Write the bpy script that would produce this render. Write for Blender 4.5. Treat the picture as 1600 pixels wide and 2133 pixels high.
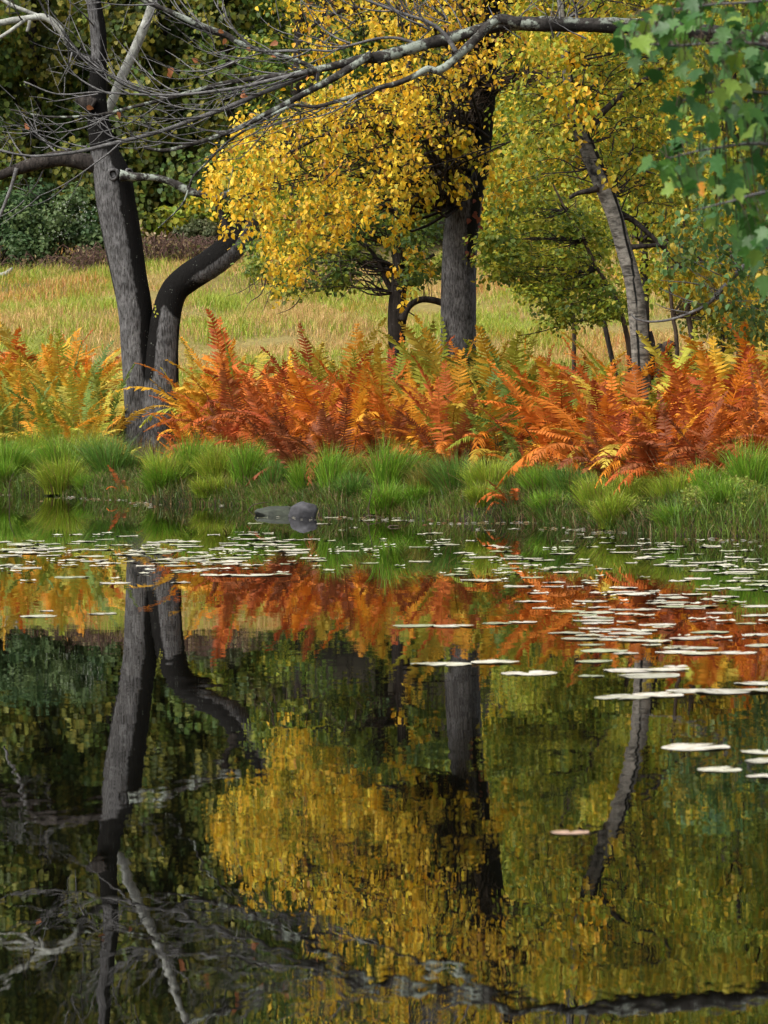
import bpy, math, random
import numpy as np
from mathutils import Vector, Matrix

for o in list(bpy.data.objects):
    bpy.data.objects.remove(o, do_unlink=True)
scene = bpy.context.scene
COL = scene.collection
R = math.radians

# ------------------------------------------------------------------ camera
FPX, CX, CY, HORIZON = 8300.0, 800.0, 1066.5, 800.0      # photograph pixels (1600 x 2133)
CAM_H, ROLL = 1.3, R(0.65)
PITCH = math.atan((CY - HORIZON) / FPX)
cam_data = bpy.data.cameras.new('camera')
cam = bpy.data.objects.new('camera', cam_data)
COL.objects.link(cam)
cam_data.sensor_fit = 'VERTICAL'
cam_data.sensor_height = 36.0
cam_data.lens = 36.0 * FPX / 2133.0
cam_data.clip_start = 0.1
cam_data.clip_end = 3000
cam_data.dof.use_dof = True
cam_data.dof.focus_distance = 44.0
cam_data.dof.aperture_fstop = 11.0
_right = Vector((1, 0, 0))
_fwd = Vector((0, math.cos(PITCH), -math.sin(PITCH)))
_up = Vector((0, math.sin(PITCH), math.cos(PITCH)))
_r2 = _right * math.cos(ROLL) - _up * math.sin(ROLL)
_u2 = _right * math.sin(ROLL) + _up * math.cos(ROLL)
cam.matrix_world = Matrix(((_r2.x, _u2.x, -_fwd.x, 0), (_r2.y, _u2.y, -_fwd.y, 0), (_r2.z, _u2.z, -_fwd.z, CAM_H), (0, 0, 0, 1)))
scene.camera = cam

# ------------------------------------------------------------------ sky, sun, exposure
SUN_EL, SUN_AZ = R(48), R(-128)           # azimuth from +Y, clockwise: high, behind the camera's left shoulder
world = bpy.data.worlds.new('World')
scene.world = world
world.use_nodes = True
wn, wl = world.node_tree.nodes, world.node_tree.links
bg = wn['Background']
sky = wn.new('ShaderNodeTexSky')
sky.sky_type = 'NISHITA'
sky.sun_disc = False
sky.sun_elevation = SUN_EL
sky.sun_rotation = SUN_AZ
sky.air_density = 1.0
sky.dust_density = 6.0
sky.ozone_density = 1.0
hsv = wn.new('ShaderNodeHueSaturation')   # thin cloud: the blue is washed out evenly over the whole sky
hsv.inputs['Saturation'].default_value = 0.28
wl.new(sky.outputs['Color'], hsv.inputs['Color'])
wl.new(hsv.outputs['Color'], bg.inputs['Color'])
bg.inputs['Strength'].default_value = 0.15
sun_data = bpy.data.lights.new('sun', 'SUN')
sun_data.energy = 0.95
sun_data.angle = R(40)
sun_data.color = (1.0, 0.94, 0.84)
sun = bpy.data.objects.new('sun', sun_data)
COL.objects.link(sun)
sun.location = (-20, -20, 40)
_sd = Vector((math.sin(SUN_AZ) * math.cos(SUN_EL), math.cos(SUN_AZ) * math.cos(SUN_EL), math.sin(SUN_EL)))
sun.rotation_euler = _sd.to_track_quat('Z', 'Y').to_euler()
scene.view_settings.view_transform = 'Standard'
scene.view_settings.look = 'None'
scene.view_settings.gamma = 1.0
scene.view_settings.use_curve_mapping = False
scene.view_settings.exposure = 0.95
scene.render.engine = 'CYCLES'
scene.cycles.use_denoising = True
scene.cycles.max_bounces = 6
scene.cycles.diffuse_bounces = 3
scene.cycles.glossy_bounces = 3
scene.cycles.transmission_bounces = 3
scene.cycles.caustics_reflective = False
scene.cycles.caustics_refractive = False
scene.cycles.sample_clamp_indirect = 6.0

rng = np.random.default_rng(11)
rnd = random.Random(7)


# ------------------------------------------------------------------ helpers
def at(px, py, Y):
    """photograph pixel + depth in metres -> world point"""
    ui, vi = px - CX, -(py - CY)
    u = ui * math.cos(ROLL) + vi * math.sin(ROLL)
    v = -ui * math.sin(ROLL) + vi * math.cos(ROLL)
    d = _right * (u / FPX) + _up * (v / FPX) + _fwd
    t = Y / d.y
    return np.array((t * d.x, Y, CAM_H + t * d.z))


def at_n(px, py, Y):
    ui, vi = px - CX, -(py - CY)
    u = ui * math.cos(ROLL) + vi * math.sin(ROLL)
    v = -ui * math.sin(ROLL) + vi * math.cos(ROLL)
    dy = (v / FPX) * _up.y + _fwd.y
    dz = (v / FPX) * _up.z + _fwd.z
    t = Y / dy
    return np.stack([t * u / FPX, Y + 0 * px, CAM_H + t * dz], 1)


def project(P):
    P = np.atleast_2d(P) - np.array((0, 0, CAM_H))
    r, u, f = np.array(_r2), np.array(_u2), np.array(_fwd)
    z = P @ f
    return CX + FPX * (P @ r) / z, CY - FPX * (P @ u) / z


def water_at(px, py):
    """the point of the water surface seen at a pixel"""
    ui, vi = px - CX, -(py - CY)
    u = ui * math.cos(ROLL) + vi * math.sin(ROLL)
    v = -ui * math.sin(ROLL) + vi * math.cos(ROLL)
    d = _right * (u / FPX) + _up * (v / FPX) + _fwd
    t = CAM_H / -d.z
    return np.array((t * d.x, t * d.y, 0.0))


def unit(v):
    v = np.asarray(v, float)
    return v / np.maximum(np.linalg.norm(v, axis=-1, keepdims=True), 1e-9)


def rand_unit(n):
    return unit(rng.normal(size=(n, 3)))


def vnoise(p, seed=0):
    """value noise in [0,1] for an (n,3) array"""
    p = np.asarray(p, float)
    i = np.floor(p).astype(np.int64)
    f = p - i
    f = f * f * (3 - 2 * f)
    out = np.zeros(len(p))
    for dx in (0, 1):
        for dy in (0, 1):
            for dz in (0, 1):
                h = (i[:, 0] + dx) * 374761393 + (i[:, 1] + dy) * 668265263 + (i[:, 2] + dz) * 2147483647 + seed * 97531
                h = (h ^ (h >> 13)) * 1274126177
                h = (h ^ (h >> 16)) & 0xFFFF
                w = (f[:, 0] if dx else 1 - f[:, 0]) * (f[:, 1] if dy else 1 - f[:, 1]) * (f[:, 2] if dz else 1 - f[:, 2])
                out += w * (h / 65535.0)
    return out


def smooth(x, a, b):
    t = np.clip((np.asarray(x, float) - a) / (b - a), 0, 1)
    return t * t * (3 - 2 * t)


def tag(o, label=None, cat=None, group=None, kind=None):
    if label: o['label'] = label
    if cat: o['category'] = cat
    if group: o['group'] = group
    if kind: o['kind'] = kind
    return o


def make_mesh(name, V, F, col=None, extra=None, smooth_shade=False):
    """F: (n,3) or (n,4) int array"""
    V = np.asarray(V, np.float32)
    F = np.asarray(F, np.int32)
    me = bpy.data.meshes.new(name)
    k = F.shape[1]
    me.vertices.add(len(V))
    me.vertices.foreach_set('co', V.ravel())
    me.loops.add(F.size)
    me.loops.foreach_set('vertex_index', F.ravel())
    me.polygons.add(len(F))
    me.polygons.foreach_set('loop_start', np.arange(0, F.size, k, dtype=np.int32))
    me.polygons.foreach_set('loop_total', np.full(len(F), k, np.int32))
    if smooth_shade:
        me.polygons.foreach_set('use_smooth', np.ones(len(F), bool))
    if col is not None:
        a = me.attributes.new('tint', 'FLOAT_COLOR', 'POINT')
        c = np.ones((len(V), 4), np.float32)
        c[:, :3] = col
        a.data.foreach_set('color', c.ravel())
    for nm, arr in (extra or {}).items():
        a = me.attributes.new(nm, 'FLOAT', 'POINT')
        a.data.foreach_set('value', np.asarray(arr, np.float32))
    me.update()
    me.validate()
    return me


def link(name, me, mat=None, parent=None, loc=None):
    o = bpy.data.objects.new(name, me)
    COL.objects.link(o)
    if mat is not None and me is not None and not me.materials:
        me.materials.append(mat)
    if parent is not None:
        o.parent = parent
    if loc is not None:
        o.location = loc
    return o


def thing(name, loc, label, cat, group=None):
    o = bpy.data.objects.new(name, None)
    o.empty_display_size = 0.2
    COL.objects.link(o)
    o.location = loc
    return tag(o, label, cat, group)


# ------------------------------------------------------------------ materials
def new_mat(name):
    m = bpy.data.materials.new(name)
    m.use_nodes = True
    nt = m.node_tree
    nt.nodes.clear()
    out = nt.nodes.new('ShaderNodeOutputMaterial')
    return m, nt.nodes, nt.links, out


def leaf_material(name, source='attr', trans=0.35, rough=0.5, spec=0.3):
    m, n, l, out = new_mat(name)
    if source == 'attr':
        c = n.new('ShaderNodeAttribute'); c.attribute_name = 'tint'
    else:
        c = n.new('ShaderNodeObjectInfo')
    tc = n.new('ShaderNodeTexCoord')
    nz = n.new('ShaderNodeTexNoise'); nz.inputs['Scale'].default_value = 9.0
    l.new(tc.outputs['Object'], nz.inputs['Vector'])
    mp = n.new('ShaderNodeMapRange')
    mp.inputs['To Min'].default_value = 0.72; mp.inputs['To Max'].default_value = 1.28
    l.new(nz.outputs['Fac'], mp.inputs['Value'])
    mul = n.new('ShaderNodeVectorMath'); mul.operation = 'SCALE'
    l.new(c.outputs['Color'], mul.inputs[0]); l.new(mp.outputs[0], mul.inputs['Scale'])
    p = n.new('ShaderNodeBsdfPrincipled')
    l.new(mul.outputs[0], p.inputs['Base Color'])
    p.inputs['Roughness'].default_value = rough
    p.inputs['Specular IOR Level'].default_value = spec
    t = n.new('ShaderNodeBsdfTranslucent')
    l.new(mul.outputs[0], t.inputs['Color'])
    mx = n.new('ShaderNodeMixShader'); mx.inputs['Fac'].default_value = trans
    l.new(p.outputs[0], mx.inputs[1]); l.new(t.outputs[0], mx.inputs[2])
    l.new(mx.outputs[0], out.inputs['Surface'])
    return m


def bark_material(name, light, dark, stain_shade, vs=(30, 30, 3.5), bump=0.6, lichen=None, dist=0.02, bands=None):
    m, n, l, out = new_mat(name)
    tc = n.new('ShaderNodeTexCoord')
    mp = n.new('ShaderNodeMapping'); mp.inputs['Scale'].default_value = vs
    l.new(tc.outputs['Object'], mp.inputs['Vector'])
    nz = n.new('ShaderNodeTexNoise')
    nz.inputs['Scale'].default_value = 1.0; nz.inputs['Detail'].default_value = 6
    nz.inputs['Roughness'].default_value = 0.62; nz.inputs['Distortion'].default_value = 0.6
    l.new(mp.outputs[0], nz.inputs['Vector'])
    ramp = n.new('ShaderNodeValToRGB')
    ramp.color_ramp.elements[0].position = 0.36; ramp.color_ramp.elements[0].color = (*dark, 1)
    ramp.color_ramp.elements[1].position = 0.6; ramp.color_ramp.elements[1].color = (*light, 1)
    l.new(nz.outputs['Fac'], ramp.inputs['Fac'])
    col = ramp.outputs['Color']
    big = n.new('ShaderNodeTexNoise'); big.inputs['Scale'].default_value = 7.0; big.inputs['Detail'].default_value = 5
    big.inputs['Roughness'].default_value = 0.7
    l.new(tc.outputs['Object'], big.inputs['Vector'])
    vr = n.new('ShaderNodeMapRange'); vr.inputs['From Min'].default_value = .3; vr.inputs['From Max'].default_value = .7
    vr.inputs['To Min'].default_value = .55; vr.inputs['To Max'].default_value = 1.35
    l.new(big.outputs['Fac'], vr.inputs['Value'])
    vm = n.new('ShaderNodeVectorMath'); vm.operation = 'SCALE'
    l.new(col, vm.inputs[0]); l.new(vr.outputs[0], vm.inputs['Scale'])
    col = vm.outputs[0]
    if lichen is not None:
        lr = n.new('ShaderNodeValToRGB')
        lr.color_ramp.elements[0].position = 0.5; lr.color_ramp.elements[0].color = (0, 0, 0, 1)
        lr.color_ramp.elements[1].position = 0.58; lr.color_ramp.elements[1].color = (1, 1, 1, 1)
        l.new(big.outputs['Fac'], lr.inputs['Fac'])
        mx = n.new('ShaderNodeMix'); mx.data_type = 'RGBA'
        l.new(lr.outputs['Color'], mx.inputs[0]); l.new(col, mx.inputs[6]); mx.inputs[7].default_value = (*lichen, 1)
        col = mx.outputs[2]
    if bands is not None:
        bm = n.new('ShaderNodeMapping'); bm.inputs['Scale'].default_value = (7, 7, 46)
        l.new(tc.outputs['Object'], bm.inputs['Vector'])
        bn = n.new('ShaderNodeTexNoise'); bn.inputs['Scale'].default_value = 1.0; bn.inputs['Detail'].default_value = 3
        l.new(bm.outputs[0], bn.inputs['Vector'])
        br = n.new('ShaderNodeValToRGB')
        br.color_ramp.elements[0].position = 0.60; br.color_ramp.elements[0].color = (0, 0, 0, 1)
        br.color_ramp.elements[1].position = 0.68; br.color_ramp.elements[1].color = (1, 1, 1, 1)
        l.new(bn.outputs['Fac'], br.inputs['Fac'])
        mx = n.new('ShaderNodeMix'); mx.data_type = 'RGBA'
        l.new(br.outputs['Color'], mx.inputs[0]); l.new(col, mx.inputs[6]); mx.inputs[7].default_value = (*bands, 1)
        col = mx.outputs[2]
    st = n.new('ShaderNodeAttribute'); st.attribute_name = 'stain_shade'  # dark bark tone: real stains, plus shade painted in on some trunks
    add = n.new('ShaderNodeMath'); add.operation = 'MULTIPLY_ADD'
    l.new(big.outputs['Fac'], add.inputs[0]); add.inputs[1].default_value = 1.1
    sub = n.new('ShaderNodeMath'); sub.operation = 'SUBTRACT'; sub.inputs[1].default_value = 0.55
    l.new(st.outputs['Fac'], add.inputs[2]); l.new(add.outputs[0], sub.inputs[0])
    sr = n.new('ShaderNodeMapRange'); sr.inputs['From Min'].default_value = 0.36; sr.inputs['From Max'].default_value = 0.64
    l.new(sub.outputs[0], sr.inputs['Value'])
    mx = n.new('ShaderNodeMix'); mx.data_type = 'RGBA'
    l.new(sr.outputs[0], mx.inputs[0]); l.new(col, mx.inputs[6]); mx.inputs[7].default_value = (*stain_shade, 1)
    vo = n.new('ShaderNodeTexVoronoi'); vo.inputs['Scale'].default_value = 26.0; vo.inputs['Randomness'].default_value = 1.0
    l.new(tc.outputs['Object'], vo.inputs['Vector'])
    sp = n.new('ShaderNodeMath'); sp.operation = 'MULTIPLY_ADD'; sp.inputs[1].default_value = -0.9; sp.inputs[2].default_value = 0.0
    l.new(big.outputs['Fac'], sp.inputs[0])
    sv = n.new('ShaderNodeMath'); sv.operation = 'ADD'; l.new(vo.outputs['Distance'], sv.inputs[0]); l.new(sp.outputs[0], sv.inputs[1])
    sm = n.new('ShaderNodeMapRange'); sm.inputs['From Min'].default_value = -0.36; sm.inputs['From Max'].default_value = -0.42
    sm.inputs['To Min'].default_value = 0.0; sm.inputs['To Max'].default_value = 0.7
    l.new(sv.outputs[0], sm.inputs['Value'])
    mo = n.new('ShaderNodeMix'); mo.data_type = 'RGBA'
    l.new(sm.outputs[0], mo.inputs[0]); l.new(mx.outputs[2], mo.inputs[6]); mo.inputs[7].default_value = (0.2, 0.215, 0.18, 1)
    p = n.new('ShaderNodeBsdfPrincipled')
    l.new(mo.outputs[2], p.inputs['Base Color'])
    p.inputs['Roughness'].default_value = 0.95
    p.inputs['Specular IOR Level'].default_value = 0.06
    bp = n.new('ShaderNodeBump'); bp.inputs['Strength'].default_value = bump; bp.inputs['Distance'].default_value = dist
    l.new(nz.outputs['Fac'], bp.inputs['Height']); l.new(bp.outputs[0], p.inputs['Normal'])
    l.new(p.outputs[0], out.inputs['Surface'])
    return m


M = {}
M['leaf'] = leaf_material('foliage', 'attr', trans=.42)
M['leaf_single'] = leaf_material('single_leaf', 'obj', trans=.42)
M['maple'] = leaf_material('maple_leaf', 'obj', trans=0.4, rough=0.4, spec=0.4)
M['frond'] = leaf_material('fern_frond', 'obj', trans=0.3, rough=0.6, spec=0.2)
M['grass'] = leaf_material('grass_blades', 'attr', trans=0.3, rough=0.5, spec=0.3)
M['bark_grey'] = bark_material('grey_furrowed_bark', (0.135, 0.133, 0.133), (0.03, 0.028, 0.026), (0.009, 0.0085, 0.008), vs=(58, 58, 11), bump=1.0)
M['bark_mid'] = bark_material('pale_grey_bark', (0.165, 0.163, 0.166), (0.04, 0.038, 0.037), (0.014, 0.014, 0.011), vs=(60, 60, 14), bump=1.0)
M['bark_dark'] = bark_material('dark_bark', (0.05, 0.043, 0.038), (0.016, 0.014, 0.013), (0.01, 0.009, 0.008), bump=0.7)
M['bark_birch'] = bark_material('birch_bark', (0.23, 0.215, 0.185), (0.075, 0.07, 0.06), (0.012, 0.012, 0.011), vs=(10, 10, 26), bump=0.35,
                               bands=(0.045, 0.04, 0.035))
M['bark_lichen'] = bark_material('lichened_bark', (0.06, 0.055, 0.05), (0.022, 0.02, 0.018), (0.015, 0.014, 0.013), vs=(30, 30, 30), bump=0.5,
                                lichen=(0.25, 0.28, 0.235), dist=0.01)
M['bark_pale'] = bark_material('pale_lichened_limb', (0.36, 0.37, 0.33), (0.2, 0.2, 0.18), (0.02, 0.02, 0.018), vs=(20, 20, 12), bump=0.4)
M['bark_twig'] = bark_material('grey_twig_bark', (0.15, 0.147, 0.145), (0.08, 0.077, 0.074), (0.02, 0.02, 0.018), vs=(40, 40, 40), bump=0.2)
M['bark_brown'] = bark_material('brown_stem', (0.10, 0.075, 0.055), (0.04, 0.03, 0.024), (0.015, 0.013, 0.012), bump=0.4)


# ------------------------------------------------------------------ tubes
def catmull(P, n):
    P = np.asarray(P, float)
    if len(P) == 2:
        t = np.linspace(0, 1, n)[:, None]
        return P[0] * (1 - t) + P[1] * t
    Q = np.vstack([2 * P[0] - P[1], P, 2 * P[-1] - P[-2]])
    seg = np.linspace(0, len(P) - 1 - 1e-9, n)
    i = seg.astype(int)
    t = (seg - i)[:, None]
    p0, p1, p2, p3 = Q[i], Q[i + 1], Q[i + 2], Q[i + 3]
    return 0.5 * ((2 * p1) + (-p0 + p2) * t + (2 * p0 - 5 * p1 + 4 * p2 - p3) * t ** 2 + (-p0 + 3 * p1 - 3 * p2 + p3) * t ** 3)


def tube(path, rad, sides=10, n=None, rough=0.0, seed=0, cap=True):
    """path: (k,>=3) control points, rad: (k,) radii. returns V, F(tris), t, normal"""
    path = np.asarray(path, float)
    rad = np.asarray(rad, float)
    n = n or max(4, len(path) * 4)
    C = catmull(np.hstack([path, rad[:, None]]), n)
    Pc, r = C[:, :3], np.maximum(C[:, 3], 0.0005)
    T = unit(np.gradient(Pc, axis=0))
    a = np.array((0, 1.0, 0)) if abs(T[0][1]) < 0.9 else np.array((1.0, 0, 0))
    N = np.zeros_like(T)
    nn = unit(a - T[0] * (a @ T[0]))
    for i in range(n):
        nn = unit(nn - T[i] * (nn @ T[i]))
        N[i] = nn
    B = np.cross(T, N)
    ang = np.linspace(0, 2 * math.pi, sides, endpoint=False)
    nor = N[:, None, :] * np.cos(ang)[None, :, None] + B[:, None, :] * np.sin(ang)[None, :, None]
    rr = np.repeat(r[:, None], sides, 1)
    V0 = Pc[:, None, :] + nor * rr[:, :, None]
    if rough:
        q = V0.reshape(-1, 3)
        nz = vnoise(q * np.array((5, 5, 1.6)), seed) * 0.6 + vnoise(q * np.array((16, 16, 4.0)), seed + 1) * 0.4 - 0.5
        V0 = V0 + nor * (rr * rough * 2 * nz.reshape(n, sides))[:, :, None]
    V = V0.reshape(-1, 3)
    i = np.arange(n - 1)[:, None] * sides
    j = np.arange(sides)[None, :]
    j2 = (j + 1) % sides
    a_, b_, c_, d_ = (i + j).ravel(), (i + j2).ravel(), (i + sides + j2).ravel(), (i + sides + j).ravel()
    F = np.vstack([np.stack([a_, b_, c_], 1), np.stack([a_, c_, d_], 1)])
    nor = nor.reshape(-1, 3)
    t = np.repeat(np.linspace(0, 1, n), sides)
    if cap:
        V = np.vstack([V, Pc[0:1], Pc[-1:]])
        e0, e1 = n * sides, n * sides + 1
        jj = np.arange(sides)
        F = np.vstack([F, np.stack([np.full(sides, e0), (jj + 1) % sides, jj], 1),
                       np.stack([np.full(sides, e1), (n - 1) * sides + jj, (n - 1) * sides + (jj + 1) % sides], 1)])
        nor = np.vstack([nor, -T[0:1], T[-1:]])
        t = np.concatenate([t, [0, 1]])
    return V, F, t, nor


def px_path(pts, Y):
    """pts: (px, py, radius_px[, dY]) -> world path + radii"""
    P, r = [], []
    for p in pts:
        y = Y + (p[3] if len(p) > 3 else 0)
        P.append(at(p[0], p[1], y))
        r.append(p[2] * y / FPX)
    return np.array(P), np.array(r)


def limb(name, parent, base, pts, Y, mat, sides=12, rough=0.06, stain_shade=None, n=None, seed=0):
    P, r = px_path(pts, Y)
    V, F, t, nor = tube(P, r, sides, n or len(pts) * 5, rough, seed)
    px, py = project(V)
    st = np.zeros(len(V)) if stain_shade is None else np.clip(stain_shade(px, py, nor), 0, 1)
    me = make_mesh(name, V - base, F, extra={'stain_shade': st}, smooth_shade=True)
    return link(name, me, mat, parent)


class Bunch:
    """gathers many thin tubes into one mesh"""
    def __init__(self): self.V, self.F, self.n = [], [], 0
    def add(self, V, F):
        self.V.append(V); self.F.append(F + self.n); self.n += len(V)
    def tube(self, path, rad, sides=4, n=None):
        V, F, t, nor = tube(path, rad, sides, n, cap=False)
        self.add(V, F)
    def build(self, name, mat, parent, base, kind='stuff', col=None):
        V = np.vstack(self.V) - base
        me = make_mesh(name, V, np.vstack(self.F), col=col, extra={'stain_shade': np.zeros(len(V))}, smooth_shade=True)
        o = link(name, me, mat, parent)
        if kind: o['kind'] = kind
        return o


# ------------------------------------------------------------------ leaves
TEMPL = {
    'diamond': (np.array([(0, 0, 0), (-.33, .42, .09), (0, 1, -.06), (.33, .42, .09)]), np.array([(0, 3, 2), (0, 2, 1)])),
    'ovate': (np.array([(0, 0, 0), (.34, .22, .07), (.26, .62, .06), (0, 1, -.08), (-.26, .62, .06), (-.34, .22, .07)]),
              np.array([(0, 1, 2), (0, 2, 3), (0, 3, 4), (0, 4, 5)])),
    'round': (np.array([(0, 0.06, 0), (.36, 0, .08), (.47, .4, .06), (.27, .8, .03), (0, 1, -.06), (-.27, .8, .03), (-.47, .4, .06), (-.36, 0, .08)]),
              np.array([(0, 1, 2), (0, 2, 3), (0, 3, 4), (0, 4, 5), (0, 5, 6), (0, 6, 7)])),
}


def frames(Nn, Tt):
    Nn = unit(Nn)
    T = unit(Tt - Nn * np.sum(Tt * Nn, 1, keepdims=True))
    return np.cross(T, Nn), T, Nn


def leaf_mesh(name, P, size, Nn, Tt, col, shape='ovate'):
    B, T, N = frames(Nn, Tt)
    tv, tf = TEMPL[shape]
    V = P[:, None, :] + size[:, None, None] * (tv[None, :, 0:1] * B[:, None] + tv[None, :, 1:2] * T[:, None] + tv[None, :, 2:3] * N[:, None])
    k = len(tv)
    F = tf[None] + (np.arange(len(P)) * k)[:, None, None]
    C = np.repeat(col, k, 0)
    return make_mesh(name, V.reshape(-1, 3), F.reshape(-1, 3), col=C)


_leaf_unit = {}


def leaf_unit(shape, mat):
    if (shape, mat.name) not in _leaf_unit:
        tv, tf = TEMPL[shape]
        me = make_mesh('leaf_' + shape, tv, tf)
        me.materials.append(mat)
        _leaf_unit[(shape, mat.name)] = me
    return _leaf_unit[(shape, mat.name)]


def leaf_objects(parent, base, P, size, Nn, Tt, col, shape='ovate', mat=None, name='leaf'):
    me = leaf_unit(shape, mat or M['leaf_single'])
    B, T, N = frames(Nn, Tt)
    for i in range(len(P)):
        o = bpy.data.objects.new(name, me)
        COL.objects.link(o)
        o.parent = parent
        s = size[i]
        q = P[i] - base
        o.matrix_basis = Matrix(((B[i][0] * s, T[i][0] * s, N[i][0] * s, q[0]), (B[i][1] * s, T[i][1] * s, N[i][1] * s, q[1]),
                                 (B[i][2] * s, T[i][2] * s, N[i][2] * s, q[2]), (0, 0, 0, 1)))
        o.color = (*col[i], 1)


def in_poly(px, py, poly):
    poly = np.asarray(poly, float)
    inside = np.zeros(len(px), bool)
    j = len(poly) - 1
    for i in range(len(poly)):
        xi, yi = poly[i]; xj, yj = poly[j]
        c = ((yi > py) != (yj > py)) & (px < (xj - xi) * (py - yi) / (yj - yi + 1e-12) + xi)
        inside ^= c
        j = i
    return inside


def fill_poly(poly, n):
    p = np.asarray(poly, float)
    lo, hi = p.min(0), p.max(0)
    ax, ay = [], []
    while sum(map(len, ax)) < n:
        x = rng.uniform(lo[0], hi[0], n * 2); y = rng.uniform(lo[1], hi[1], n * 2)
        k = in_poly(x, y, poly)
        ax.append(x[k]); ay.append(y[k])
    return np.concatenate(ax)[:n], np.concatenate(ay)[:n]


def blobs_from_poly(poly, Y0, Y1, n, r0, r1):
    px, py = fill_poly(poly, n)
    Y = rng.uniform(Y0, Y1, n)
    return at_n(px, py, Y), rng.uniform(r0, r1, n)


def blob_leaves(C, r, n, size, palette, squash=0.75, hang=0.7, shell=(0.45, 1.05), up=0.35, weights=None, vary=0.28, face=0.0):
    """n leaves on lumpy shells round the centres C"""
    w = r ** 2 / (r ** 2).sum() if weights is None else weights / weights.sum()
    k = rng.choice(len(C), n, p=w)
    u = rand_unit(n)
    rad = r[k] * rng.uniform(shell[0], shell[1], n)
    P = C[k] + u * rad[:, None] * np.array((1, 1, squash))
    Nn = unit(0.75 * u + 0.75 * rand_unit(n) + np.array((0, -face, up)))
    Tt = unit(0.7 * rand_unit(n) + np.array((0, 0, -hang)))
    s = rng.uniform(size[0], size[1], n)
    pal = np.asarray(palette, float)
    bias = rng.random(len(C))
    idx = np.clip(((bias[k] * 0.65 + rng.random(n) * 0.55) * len(pal)).astype(int), 0, len(pal) - 1)
    c = pal[idx] * rng.uniform(1 - vary, 1 + vary, (n, 1)) * (0.85 + 0.3 * rng.random(len(C)))[k][:, None]
    return P, s, Nn, Tt, np.clip(c, 0, 0.9)


def crown(parent, base, leaves, shape, singles=0, name='crown', pick=None, mat=None):
    """foliage mass plus the single leaves that show largest as parts of their own"""
    P, s, Nn, Tt, c = leaves
    keep = np.ones(len(P), bool)
    if singles:
        px, py = project(P)
        vis = (px > 0) & (px < 1600) & (py > 0) & (py < 2133)
        if pick is not None:
            vis &= pick(px, py)
        score = np.where(vis, s / P[:, 1] + 0.002 * (rng.random(len(P))) * s, 0) - np.where(vis, 0.00002 * P[:, 1], 0)
        order = np.argsort(-score)[:singles]
        order = order[vis[order]]
        keep[order] = False
        leaf_objects(parent, base, P[order], s[order], Nn[order], Tt[order], c[order], shape)
    me = leaf_mesh(name, P[keep] - base, s[keep], Nn[keep], Tt[keep], c[keep], shape)
    o = link(name, me, mat or M['leaf'], parent)
    o['kind'] = 'stuff'
    return o


def branches_to(parent, base, start_pts, targets, r0, mat, name='branches', sides=5, sag=0.2):
    b = Bunch()
    for tpt in targets:
        d = np.linalg.norm(start_pts - tpt, axis=1) + np.maximum(0, start_pts[:, 2] - tpt[2]) * 0.6
        s = start_pts[np.argmin(d)]
        L = np.linalg.norm(tpt - s)
        mid = (s + tpt) / 2 + np.array((rng.normal() * 0.08, rng.normal() * 0.08, sag * 0.4 + rng.normal() * 0.06)) * L
        q = s * 0.75 + tpt * 0.25 + rng.normal(size=3) * 0.04 * L
        b.tube([s, q, mid, tpt], [r0, r0 * 0.7, r0 * 0.45, r0 * 0.15], sides, 10)
        for _ in range(3):
            tt = rng.uniform(0.4, 0.95)
            p0 = mid * (1 - tt) + tpt * tt
            e = p0 + rng.normal(size=3) * np.array((1, 1, 0.6)) * min(0.25 * L, .16)
            b.tube([p0, (p0 + e) / 2 + rng.normal(size=3) * 0.03 * L, e], [r0 * 0.3, r0 * 0.2, r0 * 0.08], 4, 6)
    return b.build(name, mat, parent, base)


# palettes: base colours
YEL = [(0.36, 0.34, 0.04), (0.60, 0.46, 0.04), (0.74, 0.49, 0.032), (0.78, 0.48, 0.025), (0.74, 0.40, 0.02), (0.80, 0.56, 0.06)]
YELGREEN = [(0.17, 0.25, 0.026), (0.26, 0.31, 0.028), (0.36, 0.36, 0.03), (0.46, 0.39, 0.032), (0.55, 0.37, 0.028)]
OLIVE = [(0.075, 0.125, 0.02), (0.125, 0.185, 0.025), (0.19, 0.25, 0.028), (0.28, 0.31, 0.034), (0.40, 0.35, 0.034)]
GREEN = [(0.045, 0.09, 0.02), (0.065, 0.12, 0.025), (0.09, 0.15, 0.028), (0.13, 0.19, 0.035)]
VINE = [(0.045, 0.09, 0.022), (0.07, 0.125, 0.026), (0.095, 0.15, 0.028), (0.13, 0.175, 0.032), (0.2, 0.21, 0.035), (0.27, 0.24, 0.04), (0.06, 0.08, 0.022)]
BLUEGREEN = [(0.04, 0.085, 0.03), (0.06, 0.115, 0.04), (0.085, 0.14, 0.05), (0.12, 0.175, 0.06)]

# ------------------------------------------------------------------ terrain
# shoreline as the photograph shows it (pixel column -> depth), closed round the camera outside the frame
SH_PX = np.array([0, 150, 260, 320, 500, 650, 850, 950, 1100, 1250, 1400, 1600], float)
SH_Y = np.array([48.8, 47.6, 46.0, 44.4, 43.2, 39.8, 38.7, 37.7, 37.2, 34.8, 33.5, 33.0])
SHORE = [((p - CX) * y / FPX, y) for p, y in zip(SH_PX, SH_Y)]
POND = ([(-60, 60), (-30, 58), (-14, 56), (-7.5, 53)] + SHORE +
        [(3.55, 29), (3.3, 24), (2.9, 18), (2.6, 13), (2.4, 8), (2.0, 4), (1.2, 1.2), (-3, 0.7), (-12, 0.5), (-60, -2)])
POND = np.array(POND, float)


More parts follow.
